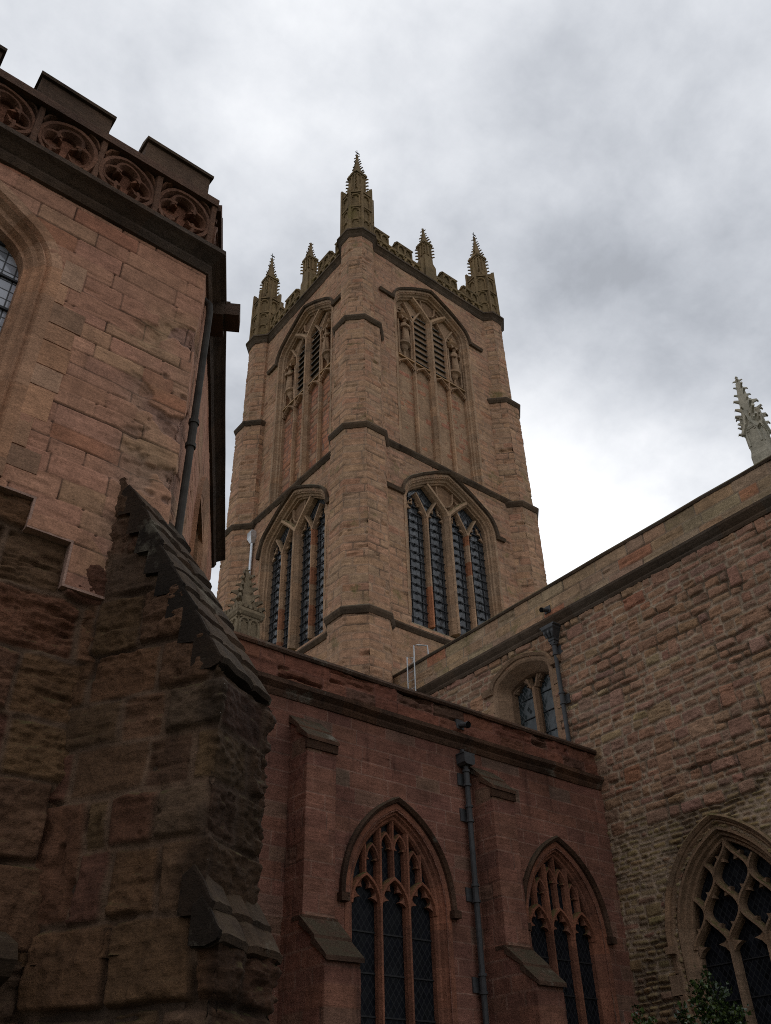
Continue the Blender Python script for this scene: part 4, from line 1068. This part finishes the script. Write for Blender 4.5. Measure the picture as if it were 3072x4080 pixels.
def transept_small_window():
    s = MB(); A, R_ = SA+.26, SRISE+.08
    outer = tudor(SX, SZS+.02, A, R_, .34)
    sweep(s, FT, outer, [(.08, -.06), (.08, .03), (.0, .03), (-.05, .0), (-.26, -.34), (-.27, -.62)], SZB, .1, .45)
    for z in np.arange(SZB, SZS-.1, .33):
        for sg in (-1, 1):
            e = RND.uniform(.06, .34); s.box((SX+sg*(A+.04), -.1, z+.01), (SX+sg*(A+e), .028, z+.32), shade(.12), fr=FT)
    w = s.build('clerestory_window', M['tan_trim'], trans, jitter=.006)
    h = MB(); sweep(h, FT, outer, [(.19, -.05), (.19, .08), (.15, .12), (.08, .07), (.07, -.05)], SZS, .12, .5)
    for sg in (-1, 1): hood_return(h, FT, min(SX+sg*(A+.08), SX+sg*(A+.42)), max(SX+sg*(A+.08), SX+sg*(A+.42)), SZS+.05)
    h.build('hood_mould', M['tan_trim'], w, jitter=.01)
    t_ = MB(); inner = tudor(SX, SZS, SA, SRISE, .2); zi = path_height(inner(0))
    vbar(t_, FT, SX, SZB, SZS-.05, .09, .20, -.40, -.60, .6, var=.12)
    for sg in (-1, 1):
        uc = SX+sg*.40; lt = tudor(uc, SZS-.0, .31, .30, .12)(0)
        bar(t_, FT, lt, .06, .12, -.42, -.60)
        bar(t_, FT, [(SX+sg*.08, SZS-.05), (SX+sg*.18, SZS+.2), (SX+sg*.3, zi(SX+sg*.3))], .06, .14, -.40, -.60)
        light_head(t_, FT, uc, .58, SZS-.03, .28, -.46, -.58)
        sp_ = [(uc-.335, SZS)]+[p for p in lt]+[(uc+.335, SZS), (uc+.335, zi(uc+.3)+.03), (uc, zi(uc)+.05), (uc-.335, zi(uc-.3)+.03)]
        fill_poly(t_, FT, sp_, -.5, shade(.05, (.8, .75, .7)), thick=.04)
    t_.build('tracery', M['tan_trim'], w, jitter=.004)
    g = MB(); fill_poly(g, FT, inner(.05, SZB), -.58); g.build('glazing', M['glass_trans'], w)
    for z in np.arange(SZB+.3, 12.0, .55):
        b = MB(); b.box((SX-.6, -.57, z-.01), (SX+.6, -.55, z+.01), fr=FT); b.build('saddle_bar', M['iron'], w)
transept_small_window()
def tall_pinnacle(name, parent, loc, mat, b, zs, zg, zt, cr, ncr):
    """square shaft, gabled panel heads, crocketed spire and finial in local coordinates"""
    s = MB()
    s.loft([[(x*b*w, y*b*w, z) for x, y in ((-1, -1), (1, -1), (1, 1), (-1, 1))] for w, z in ((1.15, 0), (1.15, .25), (1.0, .40), (1.0, zg))])
    for fx, fy, ux, uy in ((-1, -1, 1, 0), (1, -1, 0, 1), (1, 1, -1, 0), (-1, 1, 0, -1)):
        fr = Frame((fx*b, fy*b), (ux, uy)); arch_panel(s, fr, .03, 2*b-.03, .55, zg-.12, .05, .025, True)
        bar(s, fr, [(-.02, zg-.28), (b*.6, zg-.05), (b, zg+.38)], .05, .08, .07, -.02); bar(s, fr, [(2*b+.02, zg-.28), (b*1.4, zg-.05), (b, zg+.38)], .05, .08, .07, -.02)
        fill_poly(s, fr, [(0, zg-.2), (2*b, zg-.2), (b, zg+.34)], .015, thick=.05)
        for q in (.25, .6): crocket(s, fr(b*q, .04, zg-.15+.45*q), (fr.N[0]*.6-ux*.6, fr.N[1]*.6-uy*.6), cr*.8, shade())
        for q in (1.4, 1.75): crocket(s, fr(b*q, .04, zg-.15+.45*(2-q)), (fr.N[0]*.6+ux*.6, fr.N[1]*.6+uy*.6), cr*.8, shade())
        crocket(s, fr(b, .03, zg+.36), (fr.N[0], fr.N[1]), cr, shade())
        crocket(s, fr(0, .0, zg-.3), ((fr.N[0]-ux)*.7, (fr.N[1]-uy)*.7), cr*1.1, shade())
    k = MB(); spire(k, b*1.75, zg-.05, zt-.18, ncr, cr*1.15, 4); finial(k, zt-.2, .10)
    if parent is not None:
        o = s.build(name, mat, parent, local=True, jitter=.006); k.build('spire', mat, o, local=True, jitter=.006); o.location = loc
    return s, k
PINY = 6.54
tall_pinnacle('pinnacle', trans, np.array((XT+.25, PINY, 14.18))-np.array(trans.location), M['pale'], .19, 1.0, 1.22, 2.76, .12, 6)

# nave pinnacle seen over the aisle roof
npn = thing('stone_pinnacle', (9.28, 17.0, 8.9), 'mossy crocketed stone pinnacle standing behind the red aisle parapet, in front of the tower', 'pinnacle')
def nave_pinnacle():
    b = .30; s = MB(); Z = 3.65
    s.loft([[(x*b, y*b, z) for x, y in ((-1, -1), (1, -1), (1, 1), (-1, 1))] for z in (0, Z)])
    for fx, fy, ux, uy in ((-1, -1, 1, 0), (1, -1, 0, 1), (1, 1, -1, 0), (-1, 1, 0, -1)):
        fr = Frame((fx*b, fy*b), (ux, uy))
        arch_panel(s, fr, .03, b, 2.6, Z-.12, .05, .04); arch_panel(s, fr, b, 2*b-.03, 2.6, Z-.12, .05, .04)
        s.prism([fr(-.07, d, z) for d, z in ((-.02, Z-.1), (.05, Z-.06), (.09, Z+.02), (.09, Z+.10), (-.02, Z+.16))], fr(0, 0, 0), fr(2*b+.14, 0, 0), shade())
        for j in range(5): s.box((j*.14-.04, -.05, Z+.14), (j*.14+.04, .06, Z+.24), shade(), fr=fr)
    k = MB(); spire(k, .50, Z+.12, Z+1.38, 6, .15, 4, .05); spire(k, .44, Z+.14, Z+1.3, 5, .13, 8, .05); finial(k, Z+1.32, .09)
    o = s.build('shaft', M['mossy_pale'], npn, local=True, jitter=.008); k.build('spire', M['mossy_pale'], npn, local=True, jitter=.008)
nave_pinnacle()
def ladder():
    th = thing('ladder', (XT-.12, 18.75, 9.0), 'slim white metal ladder hooked over the transept parapet beside the tower', 'ladder')
    r = MB(); x = XT-.22
    for y, zt in ((18.50, 14.62), (18.84, 14.36)):
        pts = [(x, y+.02, 9.0), (x, y, zt)]
        if y < 18.6: pts += [(x+.1, y-.05, zt+.03), (x+.3, y-.30, zt-.04), (x+.32, y-.3, zt-.35)]
        else: pts += [(x+.22, y-.02, zt+.03), (x+.24, y-.02, zt-.15)]
        r.tube(pts, .022, 8)
    r.build('rail', M['white_metal'], th)
    g = MB()
    for z in np.arange(9.3, 14.2, .28): g.tube([(x, 18.51, z), (x, 18.84, z)], .011, 6)
    g.build('rungs', M['white_metal'], th)
ladder()

# ================================================================== PORCH
YP = 5.5; V1 = np.array((2.255, YP)); DV = np.array((.5, sqrt(3)/2)); SIDE = 5.4
V0 = V1-np.array((SIDE, 0)); V2 = V1+SIDE*DV; V3 = V2+np.array((-.5, sqrt(3)/2))*2.9; Vm = V0+np.array((-.5, sqrt(3)/2))*8
porch = thing('church_porch', (V1[0], V1[1], 0), 'hexagonal two storey stone porch with carved parapet and stepped corner buttress', 'church building')
FP = Frame((0, YP), (1, 0)); FD = Frame(V1, DV)
PAL_A = [(5, (0.368, 0.203, 0.143)), (3, (0.377, 0.21, 0.148)), (2, (0.352, 0.191, 0.136)), (1, (0.36, 0.217, 0.145)), (0.7, (0.335, 0.165, 0.111))]
PAL_Q = [(4, (0.116, 0.067, 0.041)), (3, (0.13, 0.076, 0.046)), (2, (0.102, 0.063, 0.044)), (2, (0.135, 0.07, 0.044)), (0.8, (0.116, 0.057, 0.038))]
PWX, PWZS, PWA, PWR = -.24, 7.82, .95, .72
ROUGH = dict(joint=.026, jdepth=.020, bulge=.010, bw=.05, rough=.030, rscale=5.5, offs=.020, tilt=.07, wob=.025, strata=.07, mortar=(.15, .09, .056), rnd=.03, pits=.06, grit=.026, inset=.02, opened=.7)
def porch_walls():
    pw = tudor(PWX, PWZS, PWA, PWR, .42)
    hw = in_poly(pw(.16, 5.62))
    U0 = 0.; u_x = lambda u: u+V0[0]           # u measured from V0
    dw = [SIDE+2.1, SIDE+3.7]
    def hole(u, z):
        x = u_x(u)
        zb = np.where(x < 1.22, 5.55, np.where(x < 1.55, 5.30, 4.93)); zb = np.where(u > SIDE-.002, 0, zb)
        return (hw(x, z)) | (z < zb)  | ((u > dw[0]) & (u < dw[1]) & (z < 8.0) & (z > 5.5))
    def er(U, Z):
        x = u_x(U); w = ss((x-1.5)/.6)*ss((8.3-Z)/.5)*ss((SIDE+.5-U)/.4)
        n_ = fbm(U*2.6, Z*3.4, 91, 4); return w*(.030*ss((n_-.48)*22)+.022*ss((n_-.58)*25)+.02*(fbm(U*9, Z*16, 92, 3)-.5)*ss((n_-.45)*12))
    def cs(U, Z, c):
        x = u_x(U)
        f = (ss((x-1.55)/.5)*ss((8.6-Z)/.6)*ss((fbm(U*1.2, Z*1.0, 5, 3)-.36)*5))[..., None]
        n_ = fbm(U*2.6, Z*3.4, 91, 4); w_ = (ss((x-1.5)/.6)*ss((8.3-Z)/.5)*ss((SIDE+.5-U)/.4)*ss((n_-.48)*22)*.6)[..., None]
        pt_ = np.where(fbm(U*.8, Z*1.3, 95, 2)[..., None] > .5, np.array((.235, .15, .125)), np.array((.33, .225, .12)))
        c = c*(1-w_)+pt_*(.8+.4*fbm(U*7, Z*14, 96, 3))[..., None]*w_
        return c*(1-f*.35)+np.array((.29, .20, .115))*f*.35*np.where(fbm(U*.9, Z*.8, 8, 2) > .5, 1, .7)[..., None]
    lay = layout(17, 4.2, 9.0, (.125, .245), (.26, .72), 51, PAL_A, .02, var=.06)
    kw = dict(joint=.007, jdepth=.006, rough=.0045, offs=.004, rscale=9, strata=.014, mortar=(.13, .07, .045), seed=51, colfn=cs, pits=.012, erode=er)
    us = SIDE-3.0
    masonry('wall', [V1-np.array((3.0, 0)), V1, V1+DV*2.2], 4.2, 9.0, .0115, lay, M['porch'], porch, hole=hole, u0=us, **kw)
    masonry('wall', [V0, V1-np.array((3.0, 0))], 4.2, 9.0, .06, lay, M['porch'], porch, hole=hole, **kw)
    masonry('wall', [V1+DV*2.2, V2, V3], 4.2, 9.0, .03, lay, M['porch'], porch, hole=hole, u0=SIDE+2.2, **kw)
    m = MB()                                   # cut lower edges of the smooth ashlar, standing a hand proud of the old work
    for a, b, z in ((-3.1, 1.22, 5.55), (1.22, 1.55, 5.30), (1.55, 2.2, 4.93)): m.box((a, -.14, z), (b, .002, z+.02), (.34, .21, .16), fr=FP)
    for a, z0, z1 in ((1.22, 5.30, 5.55), (1.55, 4.93, 5.30)): m.box((a, -.14, z0), (a+.018, .002, z1+.02), (.34, .21, .16), fr=FP)
    m.build('ashlar_edge', M['porch'], porch, jitter=.004)
    back = np.array((0, .055))
    def h2(u, z): return (z < 2.3) & (u > 2.2) & (u < 3.2)
    lay = layout(5.3, 0, 5.8, (.30, .50), (.28, .70), 52, PAL_Q, .12, var=.16)
    masonry('old_wall', [V1-np.array((2.6, 0))+back, (2.2, YP+.055)], 0, 5.75, .011, lay, M['porch_rough'], porch, u0=SIDE-2.6, **ROUGH, seed=52)
    masonry('old_wall', [V0+back, V1-np.array((2.6, 0))+back], 0, 5.75, .06, lay, M['porch_rough'], porch, **ROUGH, seed=52)
    masonry('old_wall', [V1, V2], 0, 4.3, .05, layout(5.5, 0, 4.4, (.30, .45), (.3, .7), 53, PAL_Q), M['porch_rough'], porch, joint=.04, jdepth=.03, bulge=.02, rough=.03, seed=53)
    r = MB(); pts = [tuple(V0), tuple(V1), tuple(V2), tuple(V3), (-4.2, 12.6), tuple(Vm)]
    r.loft([[(x, y, z) for x, y in pts] for z in (9.02, 9.2)]); r.build('roof', M['lead_roof'], porch)
    s = MB(); pr = [(-.05, 8.84), (.03, 8.86), (.06, 8.93), (.05, 8.97), (.13, 9.04), (.18, 9.07), (.18, 9.13), (.06, 9.2), (-.1, 9.22)]
    plan_sweep(s, [V0, V1, V2, V3], pr, step=.8, var=.2); s.build('cornice', M['porch_dark'], porch, jitter=.008)
    s = MB(); plan_sweep(s, [V0, (1.70, YP)], [(-.08, 2.40), (.20, 2.44), (.26, 2.52), (.22, 2.60), (-.08, 2.72)], step=.7); s.build('string_course', M['slab'], porch, jitter=.02)
porch_walls()
def porch_window():
    pw = tudor(PWX, PWZS, PWA, PWR, .42)
    s = MB(); sweep(s, FP, pw, [(.255, -.03), (.255, .006), (.16, .006), (.13, -.03), (.10, .0), (.07, -.06), (.03, -.075), (.0, -.14), (-.03, -.14), (-.03, -.32)], 5.75, .16, .26)
    s.box((PWX-PWA-.25, -.35, 5.60), (PWX+PWA+.25, .05, 5.76), (.9, .9, .9), fr=FP)
    z = 5.75
    while z < PWZS+.1:
        h_ = RND.uniform(.2, .32); e = RND.uniform(.30, .56)
        s.box((PWX+PWA+.25, -.06, z+.006), (PWX+PWA+e, .0055, z+h_-.006), shade(.2, (1, 1, 1) if RND.rand() > .3 else (.84, .84, .85)), fr=FP); z += h_
    w = s.build('window', M['porch_trim'], porch, jitter=.003)
    t_ = MB(); zi = path_height(pw(0))
    for k in (-.33, .33): vbar(t_, FP, PWX+k, 5.74, zi(PWX+k), .05, .12, -.15, -.30, .6)
    t_.build('mullion', M['porch_trim'], w)
    g = MB(); fill_poly(g, FP, pw(.02, 5.74), -.26); g.build('glazing', M['glass_porch'], w)
    for z in np.arange(6.0, 8.2, .36):
        b = MB(); b.box((PWX-PWA, -.255, z-.012), (PWX+PWA, -.235, z+.012), fr=FP); b.build('saddle_bar', M['iron'], w)
    # window of the receding side
    c = 2.9; pd = gothic(c, 7.2, .62, .7)
    s = MB(); sweep(s, FD, pd, [(.42, -.03), (.42, .05), (.22, .006), (.12, -.06), (.08, -.05), (.0, -.2), (-.02, -.3)], 5.4, .16, .3)
    s.box((c-.85, -.05, 5.36), (c+.85, .06, 5.5), fr=FD)
    for sg in (-1, 1): s.box((c+sg*.80-.18, -.05, 5.45), (c+sg*.80+.18, .0, 8.1), fr=FD)
    s.box((c-.9, -.05, 7.9), (c+.9, -.002, 8.12), fr=FD)
    w2 = s.build('window', M['porch_trim'], porch); g = MB(); fill_poly(g, FD, pd(.02, 5.4), -.25); g.build('glazing', M['glass_red'], w2)
porch_window()
def frieze(fr, u_start, n, sp_, mirror_end=None):
    """pierced-looking carved band: quatrefoils in circles with curved daggers between"""
    Z0, Z1 = 9.20, 9.95; zc = 9.575; r = sp_/2-.03
    k = MB(); u1 = u_start+n*sp_
    k.box((u_start, -.30, Z0-.05), (u1, -.10, Z1+.02), (1, 1, 1), fr=fr)
    k.build('frieze_panel', M['porch_back'], porch, jitter=.0)
    m = MB()
    m.box((u_start-.02, -.28, Z1-.02), (u1+.03, .05, Z1+.09), (1, 1, 1), fr=fr)
    m.box((u_start-.02, -.28, Z0-.06), (u1+.03, .035, Z0+.04), (1.3, 1.2, 1.1), fr=fr)
    for i in range(n):
        c = u_start+(i+.5)*sp_
        circ = [(c+r*cos(q), zc+r*1.12*sin(q)) for q in np.linspace(0, 2*pi, 25)]
        bar(m, fr, circ, .035, .075, .02, -.14, shade(.12, (1.5, 1.3, 1.2)))
        rot = RND.uniform(-.5, .5)
        for q in range(4):
            a = q*pi/2+rot; lobe = [(c+r*.47*cos(a)+r*.44*cos(b), zc+r*.5*sin(a)+r*.46*sin(b)) for b in np.linspace(a-2.05, a+2.05, 15)]
            bar(m, fr, lobe, .028, .07, .0, -.13, shade(.15, (1.4, 1.2, 1.1)))
            a2 = a+pi/4; e = RND.uniform(.12, .34)
            cusp(m, fr, (c+r*.80*cos(a2-.26), zc+r*.85*sin(a2-.26)), (c+r*.80*cos(a2+.26), zc+r*.85*sin(a2+.26)), (c+r*e*cos(a2), zc+r*e*sin(a2)), -.01, -.13, shade(.15, (1.5, 1.2, 1.05)))
        bar(m, fr, [(c+sp_/2, Z0), (c+sp_/2, Z1)], .05, .10, .03, -.14, shade(.12, (1.3, 1.2, 1.1)))
        for sx in (-1, 1):
            for sz in (-1, 1):
                bar(m, fr, [(c+sx*r*.55, zc+sz*(Z1-zc)), (c+sx*r*.85, zc+sz*(Z1-zc)*.86), (c+sx*r*1.02, zc+sz*(Z1-zc)*.55)], .02, .05, .01, -.12, shade(.12, (1.3, 1.15, 1)))
    m.build('frieze', M['frieze'], porch, jitter=.022)
def porch_parapet():
    frieze(FP, V1[0]-8*.62-.03, 8, .62); frieze(FD, .03, 8, .66)
    first = None
    for i in range(4):
        x0 = 1.40-1.14*i; m = MB(); x1 = x0+.74
        m.box((x0, -.24, 10.035), (x1, -.01, 10.42), shade(.1, (1.5, 1.35, 1.25)), fr=FP)
        m.prism([FP(x0-.025, d, z) for d, z in ((-.27, 10.42), (.025, 10.42), (.03, 10.46), (-.12, 10.53), (-.27, 10.46))], FP(0, 0, 0), FP(.79, 0, 0), shade(.1, (1.2, 1.2, 1.1)))
        m.build('merlon', M['porch_dark'], porch, jitter=.008)
    for i in range(4):
        m = MB(); u0 = .5+1.2*i
        m.box((u0, -.24, 10.035), (u0+.74, -.01, 10.42), shade(.1, (1.5, 1.35, 1.25)), fr=FD); m.box((u0-.03, -.27, 10.42), (u0+.77, .03, 10.5), shade(.1), fr=FD)
        m.build('merlon', M['porch_dark'], porch, jitter=.008)
    m = MB()                                    # square stone water spout under the cornice of the receding side
    m.box((.52, -.05, 8.90), (.76, .33, 9.08), (1.2, 1.1, 1.1), fr=FD); m.box((.55, -.05, 9.08), (.73, .22, 9.14), (1.2, 1.2, 1.1), fr=FD); m.box((.48, -.05, 8.84), (.80, .17, 9.14), (1, 1, 1), fr=FD)
    m.build('water_spout', M['porch_dark'], porch, jitter=.008)
porch_parapet()
def porch_buttress():
    u = np.array((.5, -sqrt(3)/2)); n = np.array((-sqrt(3)/2, -.5))      # outward run; left-hand side normal
    W = .70; A0 = V1+n*W/2; B0 = V1-n*(W/2-.07)
    def zs(d): return 6.08-(d+.2)*(6.08-4.19)/1.06
    lay = layout(6, 0, 6.4, (.28, .46), (.28, .62), 61, PAL_Q, .1, var=.16)
    k = ROUGH
    d0 = -.45
    def mk(nm, dout, z0, z1, par, sd, hole):
        P = [A0+u*d0, A0+u*dout, B0+u*dout, B0+u*d0]
        
        a = dout-d0
        def black(U, Z, c):  # darkens the front: its unlit look and soot put into the stone colour
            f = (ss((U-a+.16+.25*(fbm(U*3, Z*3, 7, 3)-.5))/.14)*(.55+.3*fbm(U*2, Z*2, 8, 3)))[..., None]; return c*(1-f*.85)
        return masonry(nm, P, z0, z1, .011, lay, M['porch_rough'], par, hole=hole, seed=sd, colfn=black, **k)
    def dist(uu, dout):
        a = dout-d0; return np.where(uu < a, d0+uu, np.where(uu > a+W-.07, dout-(uu-a-W+.07), dout))
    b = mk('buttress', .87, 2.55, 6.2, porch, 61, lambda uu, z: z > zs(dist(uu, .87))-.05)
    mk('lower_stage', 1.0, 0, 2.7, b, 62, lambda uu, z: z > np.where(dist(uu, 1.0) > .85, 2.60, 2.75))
    fb = lambda d, s, z: (*(V1+u*d+n*s), z)     # d outward, s to the left-hand side
    def slab(i, da, za, db_, zb, wl, wr, th):
        """a weathering course of two or three worn stones"""
        m = MB(); cuts = [0, .05, .40+.25*RND.rand(), 1] if i % 2 else [0, .06, .30+.1*RND.rand(), .64+.1*RND.rand(), 1]
        pr = [(da-.07, za-.015), (da-.02, za+.022), ((da+db_)/2, (za+zb)/2+.03), (db_+.012, zb+.022), (db_+.028, zb+.002), (db_+.015, zb-.035), (db_-.05, zb-.05), (da-.08, zb-.04)]
        for a_, c_ in zip(cuts[:-1], cuts[1:]):
            c = shade(.3); rings = []; sA, sB = wl-(wl+wr)*a_, wl-(wl+wr)*c_+.004; n_ = 7; jz = RND.uniform(-.010, .010)
            for j in range(n_+1):
                sh = sA+(sB-sA)*j/n_; e = .012 if j in (0, n_) else 0
                rings.append([fb(d-e*.5+.010*(vnoise(np.array(sh*9.), np.array(d*14.+i), 3)-.5)*2, sh, z+jz-e+.012*(vnoise(np.array(sh*8.), np.array(d*11.+i*3.), 5)-.5)*2) for d, z in pr])
            m.loft(rings, c if a_ > 0 else tuple(v*.45 for v in c))
        return m.build('weathering_slab', M['slab'], b, jitter=.010)
    N = 8; d_, z_ = -.22, 6.14
    for i in range(N):
        da = -.11+i*.94/N; slab(i, da, zs(da), da+.94/N, zs(da+.94/N), W/2+.028, W/2-.015, .1)
    slab(8, .84, 2.94, .93, 2.76, W/2+.045, W/2-.04, .1); slab(9, .92, 2.77, 1.0, 2.60, W/2+.05, W/2-.03, .1)
    m = MB(); m.box((-.25, -W/2+.02, 0), (.80, W/2-.04, 4.1), fr=lambda d, s, z: fb(d, s, z)); m.build('core', M['porch_dark'], b)
porch_buttress()
p_ = FD(.25, -.06, 0)
drainpipe('drainpipe', 'grey drainpipe running down the corner of the hexagonal porch', p_[:2], (DV[1], -DV[0]), 8.72, 4.6, (6.95,), r=.034, head=False, mat='grey_pipe', ears=False)

# ================================================================== holly
def holly():
    th = thing('holly_bush', (14.7, 10.3, 0), 'dark green holly bush in front of the traceried window at the transept foot', 'bush')
    tr = MB(); r = np.random.RandomState(5)
    for k in range(6):
        a = r.uniform(0, 2*pi); q = r.uniform(.1, .5); h = r.uniform(2.6, 3.9)
        tr.tube([(14.7, 10.3, 0), (14.7+q*.4*cos(a), 10.3+q*.4*sin(a), h*.4), (14.7+q*cos(a), 10.3+q*sin(a), h)], [.05, .035, .01], 6)
    tr.build('trunk', plain_mat('holly_bark', (.06, .05, .035), .9), th)
    mt = bpy.data.materials.new('holly_leaf'); mt.use_nodes = True; t = NT(mt.node_tree)
    out = t.n('ShaderNodeOutputMaterial'); bs = t.n('ShaderNodeBsdfPrincipled'); t.l(bs.outputs[0], out.inputs[0])
    at = t.n('ShaderNodeAttribute', attribute_name='Col'); t.l(at.outputs['Color'], bs.inputs['Base Color']); bs.inputs['Roughness'].default_value = .35
    cr = MB()
    # sprays: several leaders of unlike height, leaves clustered on short twigs
    leaders = [(14.75, 11.30, 3.95, .28), (14.7, 11.05, 3.72, .40), (14.7, 10.6, 3.45, .45), (14.6, 10.25, 3.95, .42), (14.75, 9.95, 4.2, .36), (14.75, 9.75, 4.35, .34), (14.7, 9.5, 4.1, .42), (14.7, 9.2, 3.7, .5), (14.6, 10.7, 3.2, .6), (14.6, 9.7, 3.3, .6), (14.6, 8.8, 3.3, .6)]
    for (x, y, zt, rad) in [(a, b, c-.18, d*.85) for a, b, c, d in leaders]:
        for c in range(170):
            f = r.rand()**.75; z = zt-f*2.6; rr = rad*(.15+1.0*f)*sqrt(r.rand()); a = r.uniform(0, 2*pi)
            p = np.array((x+rr*cos(a), y+rr*sin(a), z))
            base = r.choice(3); cl = [(.018, .034, .009), (.034, .058, .012), (.055, .082, .018)][base]
            for l in range(9):
                q = p+r.normal(0, .055, 3); d = r.normal(0, 1, 3); d[2] += .3; d /= np.linalg.norm(d); s = np.cross(d, r.normal(0, 1, 3)); s /= np.linalg.norm(s)+1e-6
                L = r.uniform(.05, .095); w = L*.42; nn = np.cross(d, s)*L*.15; kk = r.uniform(.7, 1.3)
                cr.add([q, q+d*L*.35+s*w+nn, q+d*L, q+d*L*.35-s*w+nn], [(0, 1, 2), (0, 2, 3)], tuple(v*kk for v in cl))
    cr.build('crown', mt, th)
holly()
